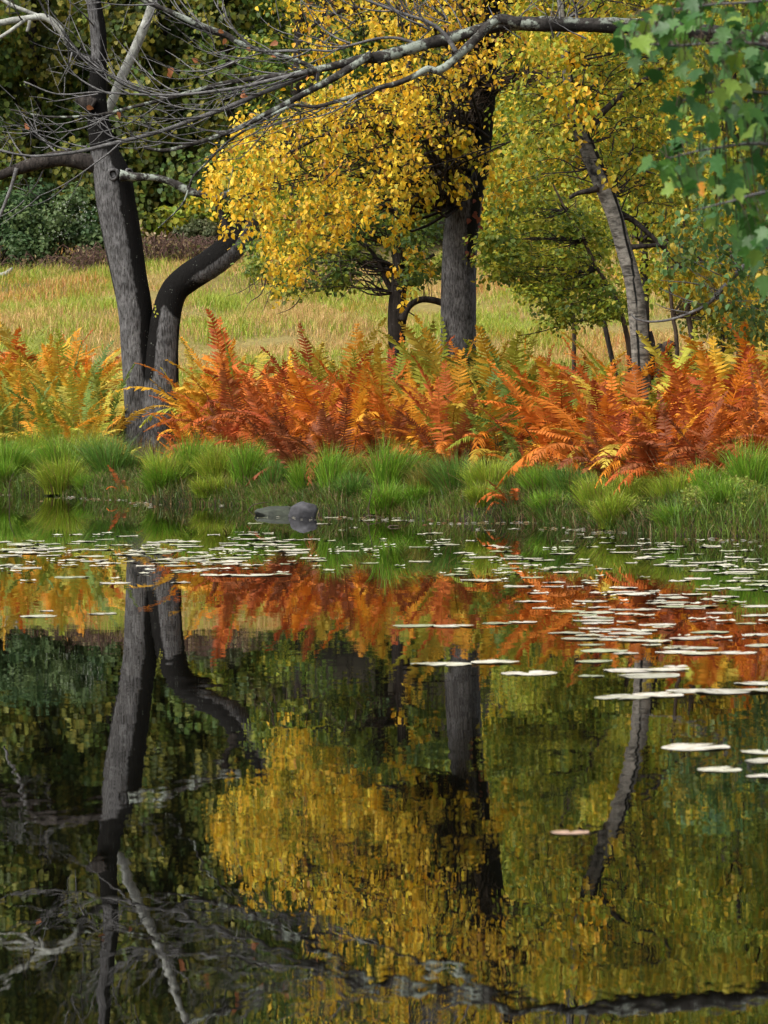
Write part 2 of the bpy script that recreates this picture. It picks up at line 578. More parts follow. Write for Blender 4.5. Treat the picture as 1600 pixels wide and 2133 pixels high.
def shore_distance(x, y):
    """metres to the waterline, positive on land"""
    p = np.stack([x, y], 1)
    best = np.full(len(p), 1e9)
    for a, b in zip(POND, np.roll(POND, -1, 0)):
        ab = b - a
        t = np.clip(((p - a) @ ab) / (ab @ ab), 0, 1)
        best = np.minimum(best, np.linalg.norm(p - (a + t[:, None] * ab), axis=1))
    return np.where(in_poly(x, y, POND), -best, best)


def ground_z(x, y):
    x = np.atleast_1d(np.asarray(x, float)); y = np.atleast_1d(np.asarray(y, float))
    d = shore_distance(x, y)
    h = np.interp(d, [-8, -2, -0.5, 0, 0.12, 0.4, 1.2, 2.5, 4, 8, 20, 60], [-1.6, -1.0, -0.35, -0.04, 0.07, 0.17, 0.33, 0.47, 0.56, 0.68, 0.9, 1.0])
    p3 = np.stack([x, y, 0 * x], 1)
    h = h + np.where(d > 0, np.minimum(d, 1.5) / 1.5, 0) * ((vnoise(p3 * 1.3, 3) - .5) * 0.12 + (vnoise(p3 * 0.35, 4) - .5) * 0.2)
    h = h + smooth(y, 57, 66) * (1 - smooth(y, 100, 120)) * ((vnoise(p3 * np.array((.22, .16, 1)), 51) - .5) * .7 + (vnoise(p3 * np.array((.6, .45, 1)), 52) - .5) * .3)
    far = y > 20
    hill = np.interp(y, [0, 56, 62, 90, 100, 115, 150, 200, 300, 700], [0, 0, 0.35, 3.0, 4.2, 7.5, 19, 34, 48, 60])
    return h + np.where(far & (d > 0), hill, 0)


def gz(x, y):
    return float(ground_z(x, y)[0])


def axis(lo, a, b, hi, step):
    core = np.arange(a, b + 1e-6, step)
    out, s = [], step
    v = b
    while v < hi:
        s *= 1.35; v += s; out.append(v)
    inn, s, v = [], step, a
    while v > lo:
        s *= 1.35; v -= s; inn.append(v)
    return np.array(inn[::-1] + list(core) + out)


gx, gy = axis(-500, -9, 9, 500, 0.2), axis(-300, 30, 62, 900, 0.2)
GX, GY = np.meshgrid(gx, gy)
gxf, gyf = GX.ravel(), GY.ravel()
gzf = ground_z(gxf, gyf)
nx, ny = len(gx), len(gy)
ii = (np.arange(ny - 1)[:, None] * nx + np.arange(nx - 1)[None, :]).ravel()
gF = np.stack([ii, ii + 1, ii + nx + 1, ii + nx], 1)
gd = shore_distance(gxf, gyf)
mud, soil, straw, litter = np.array((0.022, 0.017, 0.011)), np.array((0.05, 0.034, 0.018)), np.array((0.20, 0.16, 0.055)), np.array((0.03, 0.024, 0.014))
g3 = np.stack([gxf, gyf, 0 * gxf], 1)
gcol = mud[None] + (soil - mud)[None] * smooth(gd, 0.3, 1.5)[:, None]
w = smooth(gyf - 0.2 * gxf + (vnoise(g3 * 0.4, 9) - .5) * 4, 54, 60)[:, None]
gcol = gcol * (1 - w) + straw * w
w = smooth(gyf + (vnoise(g3 * 0.3, 8) - .5) * 5, 88, 94)[:, None]
gcol = gcol * (1 - w) + litter * w
m, n, l, out = new_mat('earth')
a = n.new('ShaderNodeAttribute'); a.attribute_name = 'tint'
nz = n.new('ShaderNodeTexNoise'); nz.inputs['Scale'].default_value = 6; nz.inputs['Detail'].default_value = 8
tc = n.new('ShaderNodeTexCoord'); l.new(tc.outputs['Object'], nz.inputs['Vector'])
mr = n.new('ShaderNodeMapRange'); mr.inputs['To Min'].default_value = 0.4; mr.inputs['To Max'].default_value = 1.6
l.new(nz.outputs['Fac'], mr.inputs['Value'])
sc_ = n.new('ShaderNodeVectorMath'); sc_.operation = 'SCALE'
l.new(a.outputs['Color'], sc_.inputs[0]); l.new(mr.outputs[0], sc_.inputs['Scale'])
p = n.new('ShaderNodeBsdfPrincipled'); p.inputs['Roughness'].default_value = 0.95; p.inputs['Specular IOR Level'].default_value = 0.15
bp = n.new('ShaderNodeBump'); bp.inputs['Strength'].default_value = 0.8; bp.inputs['Distance'].default_value = 0.05
l.new(nz.outputs['Fac'], bp.inputs['Height']); l.new(bp.outputs[0], p.inputs['Normal'])
l.new(sc_.outputs[0], p.inputs['Base Color']); l.new(p.outputs[0], out.inputs['Surface'])
M['earth'] = m
ground = link('ground', make_mesh('ground', np.stack([gxf, gyf, gzf], 1), gF, col=gcol, smooth_shade=True), m)
tag(ground, 'sloping earth of the bank, meadow and wooded rise', 'ground', kind='structure')

# ------------------------------------------------------------------ pond water
m, n, l, out = new_mat('pond_water')
geo = n.new('ShaderNodeNewGeometry')


def slope_noise(scale, seed_off, detail):
    mp_ = n.new('ShaderNodeMapping'); mp_.inputs['Scale'].default_value = scale; mp_.inputs['Location'].default_value = seed_off
    l.new(geo.outputs['Position'], mp_.inputs['Vector'])
    z = n.new('ShaderNodeTexNoise'); z.inputs['Scale'].default_value = 1.0; z.inputs['Detail'].default_value = detail
    l.new(mp_.outputs[0], z.inputs['Vector'])
    s = n.new('ShaderNodeVectorMath'); s.operation = 'SUBTRACT'; s.inputs[1].default_value = (0.5, 0.5, 0.5)
    l.new(z.outputs['Color'], s.inputs[0])
    return s.outputs[0]


def scaled(sock, k, fac=None):
    s = n.new('ShaderNodeVectorMath'); s.operation = 'SCALE'
    l.new(sock, s.inputs[0]); s.inputs['Scale'].default_value = k
    if fac is not None:
        l.new(fac, s.inputs['Scale'])
    return s.outputs[0]


def vadd(a_, b_):
    s = n.new('ShaderNodeVectorMath'); s.operation = 'ADD'
    l.new(a_, s.inputs[0]); l.new(b_, s.inputs[1])
    return s.outputs[0]


# breeze patches: calm under the bank, livelier on the open water
patch = n.new('ShaderNodeTexNoise'); patch.inputs['Scale'].default_value = 1.0; patch.inputs['Detail'].default_value = 2
pm = n.new('ShaderNodeMapping'); pm.inputs['Scale'].default_value = (0.35, 0.55, 1); l.new(geo.outputs['Position'], pm.inputs['Vector'])
l.new(pm.outputs[0], patch.inputs['Vector'])
sep = n.new('ShaderNodeSeparateXYZ'); l.new(geo.outputs['Position'], sep.inputs[0])
calm = n.new('ShaderNodeMapRange'); calm.inputs['From Min'].default_value = 14; calm.inputs['From Max'].default_value = 30
calm.inputs['To Min'].default_value = 1.0; calm.inputs['To Max'].default_value = 0.35
l.new(sep.outputs['Y'], calm.inputs['Value'])
pr = n.new('ShaderNodeMapRange'); pr.inputs['From Min'].default_value = 0.35; pr.inputs['From Max'].default_value = 0.65
pr.inputs['To Min'].default_value = 0.5; pr.inputs['To Max'].default_value = 1.5
l.new(patch.outputs['Fac'], pr.inputs['Value'])
amp = n.new('ShaderNodeMath'); amp.operation = 'MULTIPLY'; l.new(calm.outputs[0], amp.inputs[0]); l.new(pr.outputs[0], amp.inputs[1])
tot = vadd(scaled(slope_noise((9, 5, 1), (0, 0, 0), 2), 0.0060), scaled(slope_noise((28, 16, 1), (7, 3, 0), 2), 0.0045))
tot = vadd(tot, scaled(slope_noise((2.2, 1.6, 1), (3, 9, 0), 1), 0.0030))
flat = n.new('ShaderNodeVectorMath'); flat.operation = 'MULTIPLY'; flat.inputs[1].default_value = (0.8, 1, 0)
l.new(scaled(tot, 1.0, amp.outputs[0]), flat.inputs[0])
upv = n.new('ShaderNodeVectorMath'); upv.operation = 'ADD'; upv.inputs[1].default_value = (0, 0, 1)
l.new(flat.outputs[0], upv.inputs[0])
nrm = n.new('ShaderNodeVectorMath'); nrm.operation = 'NORMALIZE'; l.new(upv.outputs[0], nrm.inputs[0])
p = n.new('ShaderNodeBsdfPrincipled')
p.inputs['Base Color'].default_value = (0.0022, 0.0022, 0.0014, 1)
p.inputs['Roughness'].default_value = 0.0
p.inputs['IOR'].default_value = 1.36
l.new(nrm.outputs[0], p.inputs['Normal'])
l.new(p.outputs[0], out.inputs['Surface'])
wx, wy = np.meshgrid(np.linspace(-70, 45, 24), np.linspace(-1, 66, 16))
k = np.arange(15)[:, None] * 24 + np.arange(23)[None, :]
k = k.ravel()
water = link('pond_water', make_mesh('pond_water', np.stack([wx.ravel(), wy.ravel(), 0 * wx.ravel()], 1), np.stack([k, k + 1, k + 25, k + 24], 1)), m)
tag(water, 'dark still pond water mirroring the bank and trees', 'water', kind='structure')


# ------------------------------------------------------------------ grass
def blades(name, P, h, width, lean, col, mat, segs=2):
    """bent grass blades: segs+1 rows, last one a point"""
    n_ = len(P)
    az = rng.uniform(0, 2 * math.pi, n_)
    side = np.stack([np.cos(az), np.sin(az), 0 * az], 1)
    ld = rng.uniform(0, 2 * math.pi, n_)
    ldir = np.stack([np.cos(ld), np.sin(ld), 0 * ld], 1) if np.ndim(lean) == 1 else None
    lv = ldir * lean[:, None] if ldir is not None else lean
    rows = []
    for s in range(segs):
        t = s / segs
        c = P + np.array((0, 0, 1)) * (h * (t - 0.18 * t * t * np.linalg.norm(lv, axis=1)))[:, None] + lv * (h * t * t)[:, None]
        wv = side * (width * (1 - 0.75 * t))[:, None] * 0.5
        rows += [c - wv, c + wv]
    tip = P + np.array((0, 0, 1)) * (h * (1 - 0.45 * np.linalg.norm(lv, axis=1)))[:, None] + lv * h[:, None]
    V = np.stack(rows + [tip], 1)
    k_ = V.shape[1]
    tf = []
    for s in range(segs - 1):
        tf += [(2 * s, 2 * s + 1, 2 * s + 3), (2 * s, 2 * s + 3, 2 * s + 2)]
    tf.append((2 * segs - 2, 2 * segs - 1, 2 * segs))
    F = np.array(tf)[None] + (np.arange(n_) * k_)[:, None, None]
    return make_mesh(name, V.reshape(-1, 3), F.reshape(-1, 3), col=np.repeat(col, k_, 0))


def meadow():
    N_ = 300000
    y = 50 + (94 - 50) * rng.random(N_) ** 0.8
    x = rng.uniform(-1, 1, N_) * (0.0964 * y + 2.5)
    d = shore_distance(x, y)
    k_ = d > 3.8
    x, y = x[k_], y[k_]
    z = ground_z(x, y)
    p3 = np.stack([x, y, 0 * x], 1)
    a_ = vnoise(p3 * np.array((0.5, 0.3, 1)), 21) * 0.55 + vnoise(p3 * np.array((1.4, 0.9, 1)), 22) * 0.45
    gpx, gpy = project(np.stack([x, y, z + 0.2], 1))
    # lusher green hollows where the photograph shows them
    g = np.zeros(len(x))
    for (cx, cy, sx, sy, k2) in ((460, 615, 70, 32, 1.0), (170, 612, 75, 24, .8), (230, 585, 60, 16, .7), (425, 700, 60, 14, .8), (860, 682, 50, 14, .7),
                                 (1060, 660, 60, 20, .5), (1180, 700, 70, 20, .6), (60, 700, 90, 30, .35), (150, 660, 120, 20, .4)):
        g = np.maximum(g, k2 * np.exp(-((gpx - cx) / sx) ** 2 - ((gpy - cy) / sy) ** 2))
    g = np.clip(g * 1.2 + smooth(a_, 0.45, 0.6) * 0.8, 0, 1)
    straw_ = np.array([(0.54, 0.36, 0.13), (0.47, 0.33, 0.10), (0.40, 0.31, 0.09), (0.56, 0.33, 0.15)])[rng.integers(0, 4, len(x))]
    green_ = np.array([(0.27, 0.34, 0.035), (0.21, 0.30, 0.03), (0.36, 0.39, 0.05)])[rng.integers(0, 3, len(x))]
    mix_ = (rng.random(len(x)) < 0.10 + 0.85 * g)[:, None]
    c = np.where(mix_, green_, straw_) * rng.uniform(0.82, 1.15, (len(x), 1))
    rust = (vnoise(p3 * np.array((0.5, 0.25, 1)), 33) > 0.66) & (rng.random(len(x)) < 0.5)
    c = np.where(rust[:, None], c * np.array((1.05, 0.72, 0.6)), c)
    h = rng.uniform(0.06, 0.26, len(x)) * (0.6 + 0.8 * vnoise(p3 * np.array((1.1, .5, 1)), 41)) * (1 + .25 * (g > .4))
    tall = (vnoise(p3 * np.array((.9, .7, 1)), 71) > .6) & (rng.random(len(x)) < .5)
    h = np.where(tall, h * 1.35, h)
    me = blades('meadow_grass', np.stack([x, y, z], 1), h, rng.uniform(0.010, 0.02, len(x)), rng.uniform(0.1, 1.0, len(x)), c, None, 2)
    o = link('meadow_grass', me, M['grass'])
    tag(o, 'straw and lime coloured meadow grass on the slope behind the ferns', 'grass', kind='stuff')


meadow()


def bank_grass():
    N_ = 150000
    x = rng.uniform(-7.5, 5.5, N_); y = rng.uniform(30, 58, N_)
    d = shore_distance(x, y)
    k_ = (d > 0.0) & (d < 4.5) & (rng.random(N_) < np.interp(d, [0, .1, .6, 1.2, 4.5], [.8, 1, .9, .35, .2]))
    x, y, d = x[k_], y[k_], d[k_]
    z = ground_z(x, y)
    pal = np.array([(0.07, 0.12, 0.02), (0.10, 0.15, 0.025), (0.13, 0.13, 0.03), (0.16, 0.12, 0.04), (0.10, 0.06, 0.025), (0.05, 0.08, 0.02)])
    c = pal[rng.integers(0, 6, len(x))] * rng.uniform(0.7, 1.2, (len(x), 1))
    brown = d > 1.7
    c[brown] = np.array([(0.12, 0.07, 0.03), (0.17, 0.10, 0.035), (0.09, 0.045, 0.02), (0.14, 0.13, 0.03)])[rng.integers(0, 4, brown.sum())]
    h = rng.uniform(0.08, 0.28, len(x))
    me = blades('bank_grass', np.stack([x, y, z - 0.01], 1), h, rng.uniform(0.006, 0.014, len(x)), rng.uniform(0.1, 1.0, len(x)), c, None, 2)
    tag(link('bank_grass', me, M['grass']), 'short mixed grass and dead stalks covering the earth bank', 'grass', kind='stuff')


bank_grass()


def bank_fringe():
    """longer blades arching out over the waterline, with dead stalks among them"""
    n_ = 60000
    px = rng.uniform(-80, 1700, n_)
    dy = rng.uniform(-.25, 2.4, n_)
    y = np.interp(px, SH_PX, SH_Y) + dy
    x = (px - CX) * y / FPX
    d = shore_distance(x, y)
    p3 = np.stack([x, y, 0 * x], 1)
    k_ = (d > -.03) & (d < .95) & (rng.random(n_) < .25 + 1.1 * vnoise(p3 * 2.6, 61))
    x, y, d, p3 = x[k_], y[k_], d[k_], p3[k_]
    q = len(x)
    z = np.maximum(ground_z(x, y), 0) - .02
    hue = vnoise(p3 * 1.7, 62)
    pal = np.array([(.035, .06, .012), (.06, .11, .016), (.09, .165, .02), (.14, .23, .025), (.16, .17, .03)])
    c = pal[np.clip((hue * 3.6 + rng.random(q) * 1.6).astype(int), 0, 4)] * rng.uniform(.7, 1.15, (q, 1))
    dead = rng.random(q) < .24
    c[dead] = np.array([(.20, .13, .06), (.13, .07, .03), (.25, .18, .09)])[rng.integers(0, 3, dead.sum())]
    h = rng.uniform(.05, .27, q) * (.45 + .9 * vnoise(p3 * 2.1, 63))
    lean = np.array((-.45, -.5, 0)) * rng.uniform(0, 1.3, q)[:, None] + rng.normal(size=(q, 3)) * np.array((.45, .45, 0))
    me = blades('bank_fringe_grass', np.stack([x, y, z], 1), h, rng.uniform(.005, .011, q), lean, c, None, 3)
    tag(link('bank_fringe_grass', me, M['grass']), 'ragged grass fringe arching over the waterline', 'grass', kind='stuff')


bank_fringe()


def near_bank_grass():
    """the right-hand shore between camera and fern bed, just past the frame"""
    n_ = 110000
    x = rng.uniform(1.2, 9, n_); y = rng.uniform(1, 34, n_)
    d = shore_distance(x, y)
    p3 = np.stack([x, y, 0 * x], 1)
    k_ = (d > 0) & (rng.random(n_) < .4 + .8 * vnoise(p3 * 1.2, 65))
    x, y, p3 = x[k_], y[k_], p3[k_]
    q = len(x)
    pal = np.array([(.06, .11, .016), (.09, .165, .02), (.14, .23, .025), (.2, .2, .04), (.24, .17, .07)])
    c = pal[np.clip((vnoise(p3 * .9, 66) * 3 + rng.random(q) * 2).astype(int), 0, 4)] * rng.uniform(.7, 1.2, (q, 1))
    me = blades('near_bank_grass', np.stack([x, y, ground_z(x, y) - .02], 1), rng.uniform(.1, .45, q), rng.uniform(.006, .014, q), rng.uniform(.1, .9, q), c, None, 3)
    tag(link('near_bank_grass', me, M['grass']), 'rough grass on the near shore past the right edge', 'grass', kind='stuff')


near_bank_grass()


# ------------------------------------------------------------------ sedge tussocks along the waterline
def tussock(px, dY, wpx, hpx, hue, label, flop=0.0):
    Ys = float(np.interp(px, SH_PX, SH_Y))
    Y = Ys + dY
    x = (px - CX) * Y / FPX
    for _ in range(2):
        q = at(px, 1000, Y); x = q[0]
    z = gz(x, Y)
    base = np.array((x, Y, z))
    r = wpx * Y / FPX * 0.5
    h = hpx * Y / FPX
    nb = int(1000 + 1500 * r)
    a_ = rng.uniform(0, 2 * math.pi, nb)
    rr = r * 0.45 * np.sqrt(rng.random(nb)) * (.7 + .6 * vnoise(np.stack([np.cos(a_) * 1.5, np.sin(a_) * 1.5, 0 * a_ + px], 1), 6))
    P = np.stack([rr * np.cos(a_), rr * np.sin(a_), -0.04 + 0 * a_ - 0.05 * rr], 1)
    out_ = np.stack([np.cos(a_), np.sin(a_), 0 * a_], 1)
    lean = out_ * (rng.uniform(0.05, 1.0, nb) * (0.3 + rr / (r * 0.45)) * (0.6 + .35 * flop))[:, None] + rng.normal(size=(nb, 3)) * np.array((0.2, 0.2, 0)) + np.array((rng.normal() * .15, -.25 * flop, 0))
    hh = h * rng.uniform(0.35, 1.15, nb) * (.75 + .5 * vnoise(P * 9 + px, 5))
    pal = {'green': [(0.13, 0.27, 0.02), (0.17, 0.32, 0.022), (0.10, 0.21, 0.02), (0.22, 0.33, 0.03)],
           'lime': [(0.22, 0.32, 0.025), (0.27, 0.34, 0.03), (0.18, 0.28, 0.022), (0.33, 0.34, 0.045)],
           'blue': [(0.09, 0.19, 0.035), (0.11, 0.23, 0.04), (0.14, 0.25, 0.03), (0.08, 0.16, 0.025)],
           'ochre': [(0.26, 0.22, 0.04), (0.18, 0.2, 0.035), (0.30, 0.20, 0.04), (0.14, 0.17, 0.03)]}[hue]
    c = np.array(pal)[rng.integers(0, 4, nb)] * rng.uniform(0.8, 1.35, (nb, 1))
    dead = rng.random(nb) < 0.10
    c[dead] = np.array((0.22, 0.15, 0.06)) * rng.uniform(0.6, 1.2, (dead.sum(), 1))
    me = blades('sedge_tussock', P, hh, rng.uniform(0.006, 0.012, nb), lean, c, None, 3)
    o = link('sedge_tussock', me, M['grass'], loc=base)
    tag(o, label, 'grass clump', 'sedge tussocks along the waterline')


TUSS = [
    (20, 1.2, 120, 95, 'green', 'green sedge tussock at the far left end of the waterline'),
    (75, 2.6, 110, 90, 'lime', 'lime green sedge tussock behind the one at the far left end'),
    (120, 1.2, 120, 90, 'green', 'green sedge tussock left of the dark undercut, second along the waterline'),
    (175, 2.4, 130, 95, 'lime', 'yellowish sedge tussock set back, left of the forked trunk foot'),
    (225, 2.0, 110, 100, 'blue', 'bluish sedge tussock just left of the forked trunk foot'),
    (275, 3.2, 70, 60, 'blue', 'small bluish sedge tussock right at the foot of the forked trunk'),
    (345, 1.2, 110, 90, 'lime', 'lime sedge tussock on the waterline just right of the forked trunk'),
    (405, 1.8, 130, 100, 'green', 'broad green sedge tussock second right of the forked trunk'),
    (455, 1.3, 100, 95, 'lime', 'yellow green sedge tussock third right of the forked trunk'),
    (520, 1.4, 110, 100, 'green', 'tall deep green sedge tussock up the bank left of the boulder'),
    (575, 2.0, 80, 80, 'blue', 'dark sedge tussock directly behind the boulder on its left'),
    (640, 2.0, 100, 85, 'green', 'green sedge tussock right behind the grey boulder'),
    (700, 1.5, 140, 100, 'green', 'rounded bright green sedge tussock right of the boulder'),
    (758, 1.8, 80, 85, 'ochre', 'ochre tinged sedge tussock between two bright green ones'),
    (820, 1.4, 130, 105, 'green', 'dense bright green sedge tussock below the slender dark tree'),
    (895, 1.2, 110, 80, 'ochre', 'orange tinged sedge tussock below the thick grey trunk'),
    (950, 1.6, 120, 95, 'blue', 'bluish green sedge tussock just right of the orange tinged one'),
    (1015, 1.3, 110, 85, 'lime', 'lime sedge tussock left of the rusty frond at the water'),
    (1130, 1.4, 110, 85, 'green', 'green sedge tussock right of the rusty frond at the water'),
    (1190, 2.0, 120, 95, 'blue', 'bluish sedge tussock set back below the leaning birch'),
    (1250, 1.3, 130, 85, 'lime', 'lime sedge tussock on the waterline below the leaning birch'),
    (1320, 1.6, 120, 90, 'lime', 'lime sedge tussock right of the leaning birch line'),
    (1400, 2.0, 130, 85, 'lime', 'olive sedge tussock above the creeping plant mat'),
    (1480, 1.8, 120, 85, 'green', 'green sedge tussock second from the right end'),
    (1570, 1.9, 150, 105, 'green', 'large green sedge tussock at the right end of the waterline'),
]
for t in TUSS:
    tussock(t[0], t[1] * .8, t[2] * 1.2, t[3] * 1.12, *t[4:])
LOWER = ['green', 'lime', 'lime', 'green', 'green', 'blue']
ORD = ['first', 'second', 'third', 'fourth', 'fifth', 'sixth', 'seventh', 'eighth', 'ninth', 'tenth', 'eleventh', 'twelfth', 'thirteenth', 'fourteenth', 'fifteenth', 'sixteenth', 'seventeenth', 'eighteenth']
_q, _i = 5.0, 0
while _q < 1640 and _i < 18:
    if not (515 < _q < 695 or 1035 < _q < 1105 or 235 < _q < 300):
        tussock(_q, rnd.uniform(.15, .85), rnd.uniform(90, 170), rnd.uniform(48, 92), rnd.choice(LOWER), f'low overhanging sedge tuft at the water line, {ORD[_i]} from the left', .55)
        _i += 1
    _q += rnd.uniform(55, 135)


# ------------------------------------------------------------------ ferns
def frond_mesh(name, L, a0, a1, width, pairs, droop, seed, kink=0.0, gaps=0.04):
    """one frond: arching rachis with paired tapering pinnae, base at the origin, arching towards +X"""
    r_ = np.random.default_rng(seed)
    s = np.linspace(0, 1, 15)
    ang = R(a0) + R(a1) * s ** 1.6 + kink * smooth(s, .5, .62)
    sway = np.cumsum(r_.normal(size=15)) * .035
    P = np.zeros((15, 3))
    for i in range(1, 15):
        P[i] = P[i - 1] + np.array((math.sin(ang[i]), sway[i], math.cos(ang[i]))) * L / 14
    V, F, t, nor = tube(P, np.linspace(0.008, 0.002, 15), 3, 15, cap=False)
    Vs, Fs, off = [V], [F], len(V)
    for q in range(pairs):
        u = 0.2 + 0.79 * (q + 0.5) / pairs
        f = u * 14; i = min(int(f), 13)
        c = P[i] * (1 - (f - i)) + P[i + 1] * (f - i)
        T = unit(P[i + 1] - P[i])
        uu = (u - 0.2) / 0.8
        prof = min(1.0, 0.45 + uu * 2.4) * (1 - uu ** 2.2) ** 0.8 + 0.05
        up = np.cross(T, np.array((0, 1.0, 0)))
        up = -up if up[2] < 0 else up
        for sd in (-1, 1):
            if r_.random() < gaps:
                continue
            ln = width * prof * r_.uniform(0.7, 1.12)
            d = unit(np.array((0, sd, 0)) + T * (0.28 + 0.25 * uu) + up * r_.uniform(-0.05, 0.2))
            wd = T * (L / pairs * 0.35)
            dr = np.array((0, 0, -1.0)) * droop * ln
            tw = up * r_.normal() * 0.006
            b0, b1 = c - wd * 0.8, c + wd * 0.8
            m0, m1 = c + d * ln * 0.5 - wd * 0.9 + dr * 0.25 + tw, c + d * ln * 0.5 + wd * 0.9 + dr * 0.25 - tw
            e = c + d * ln + dr + T * ln * 0.12
            Vs.append(np.array([b0, b1, m1, m0, e]))
            Fs.append(np.array([(0, 1, 2), (0, 2, 3), (3, 2, 4)]) + off)
            off += 5
    me = make_mesh(name, np.vstack(Vs), np.vstack(Fs))
    me.materials.append(M['frond'])
    return me


FROND = {}
for i, (a0, a1, wd, prs, dr) in enumerate([(4, 28, .14, 30, .1), (8, 42, .15, 30, .15), (12, 62, .155, 30, .2), (16, 88, .15, 30, .3),
                                           (24, 105, .15, 28, .45), (6, 50, .13, 32, .25), (14, 75, .14, 32, .35), (2, 34, .12, 32, .2)]):
    FROND[i] = frond_mesh('frond_shape', 1.0, a0, a1, wd, prs, dr, 50 + i)
for i, (a0, a1, wd, prs, dr, kk, gp) in enumerate([(10, 40, .13, 28, .6, 1.1, .15), (18, 60, .12, 26, .8, 1.6, .25), (6, 36, .14, 30, .5, .6, .12), (30, 50, .11, 26, .9, .9, .3), (12, 20, .13, 28, .4, -.5, .1)]):
    FROND[8 + i] = frond_mesh('frond_shape', 1.0, a0, a1, wd, prs, dr, 90 + i, kk, gp)


def stalk_mesh(seed):
    r_ = np.random.default_rng(seed)
    b = Bunch()
    for _ in range(26):
        a_ = r_.uniform(0, 6.28); q = r_.uniform(0, .16)
        p0 = np.array((q * math.cos(a_), q * math.sin(a_), -0.05))
        h = r_.uniform(.2, .6)
        e = p0 + np.array((math.cos(a_) * h * r_.uniform(.1, .7), math.sin(a_) * h * r_.uniform(.1, .7), h))
        b.tube([p0, (p0 + e) / 2 + np.array((0, 0, .08 * h)), e], [.006, .005, .002], 3, 5)
    me = make_mesh('stalk_shape', np.vstack(b.V), np.vstack(b.F), extra={'stain_shade': np.zeros(b.n)})
    me.materials.append(M['bark_fern'])
    return me


M['bark_fern'] = bark_material('dead_fern_stalk', (0.17, 0.085, 0.04), (0.09, 0.045, 0.022), (0.05, 0.03, 0.02), vs=(20, 20, 8), bump=0.1)
STALKS = [stalk_mesh(1), stalk_mesh(2)]
FCOL = {'rust': [(0.37, 0.085, 0.018), (0.43, 0.11, 0.02), (0.29, 0.06, 0.016), (0.47, 0.14, 0.025)],
        'orange': [(0.56, 0.17, 0.018), (0.62, 0.21, 0.02), (0.52, 0.14, 0.018), (0.60, 0.28, 0.025)],
        'red': [(0.40, 0.09, 0.03), (0.36, 0.075, 0.025), (0.44, 0.13, 0.03)],
        'gold': [(0.52, 0.30, 0.025), (0.46, 0.27, 0.03), (0.56, 0.24, 0.02), (0.40, 0.30, 0.04)],
        'lime': [(0.30, 0.30, 0.035), (0.24, 0.28, 0.03), (0.36, 0.31, 0.04), (0.42, 0.28, 0.03)],
        'green': [(0.12, 0.18, 0.03), (0.16, 0.22, 0.035), (0.10, 0.15, 0.035), (0.22, 0.25, 0.04)],
        'brown': [(0.26, 0.08, 0.025), (0.20, 0.06, 0.022), (0.31, 0.10, 0.03), (0.17, 0.05, 0.018)]}
FERNS = []


def fern(px, dY, size, hues, nf=11, spread=0.0, lean=None):
    """px column, metres behind the waterline, frond length, colour mix"""
    Ys = float(np.interp(px, SH_PX, SH_Y))
    Y = Ys + dY
    x = at(px, 900, Y)[0]
    z = gz(x, Y)
    root = bpy.data.objects.new('fern', None)
    COL.objects.link(root)
    root.location = (x, Y, z)
    a_ = rnd.uniform(0, 6.28)
    for i in range(nf):
        hue = rnd.choice(hues)
        c = Vector(rnd.choice(FCOL[hue])) * rnd.uniform(0.85, 1.4)
        o = bpy.data.objects.new('frond', FROND[rnd.choice([0, 0, 1, 1, 1, 2, 2, 3, 3, 4, 5, 5, 6, 7, 8, 10, 11, 12] + ([4, 4, 3, 9, 11] if spread > 0 else []))])
        COL.objects.link(o)
        o.parent = root
        az = a_ + i * 2 * math.pi / nf + rnd.uniform(-0.4, 0.4)
        if lean is not None and rnd.random() < 0.6:
            az = lean + rnd.uniform(-1.3, 1.3) * (1 if abs(lean + math.pi / 2) < .01 else .5)
        o.location = (0.07 * math.cos(az), 0.07 * math.sin(az), -0.02)
        s = size * rnd.uniform(0.6, 1.12)
        o.scale = (s, s * rnd.uniform(0.85, 1.1), s)
        o.rotation_euler = (rnd.uniform(-.15, .15), rnd.uniform(-.08, .28) + spread * rnd.uniform(0, .5), az)
        o.color = (min(c.x, .8), min(c.y, .8), min(c.z, .8), 1)
    st = bpy.data.objects.new('stalk_base', rnd.choice(STALKS))
    COL.objects.link(st)
    st.parent = root
    st.rotation_euler = (0, 0, rnd.uniform(0, 6))
    st.scale = (size, size, size * 0.9)
    FERNS.append((root, px, dY, hues))
    return root


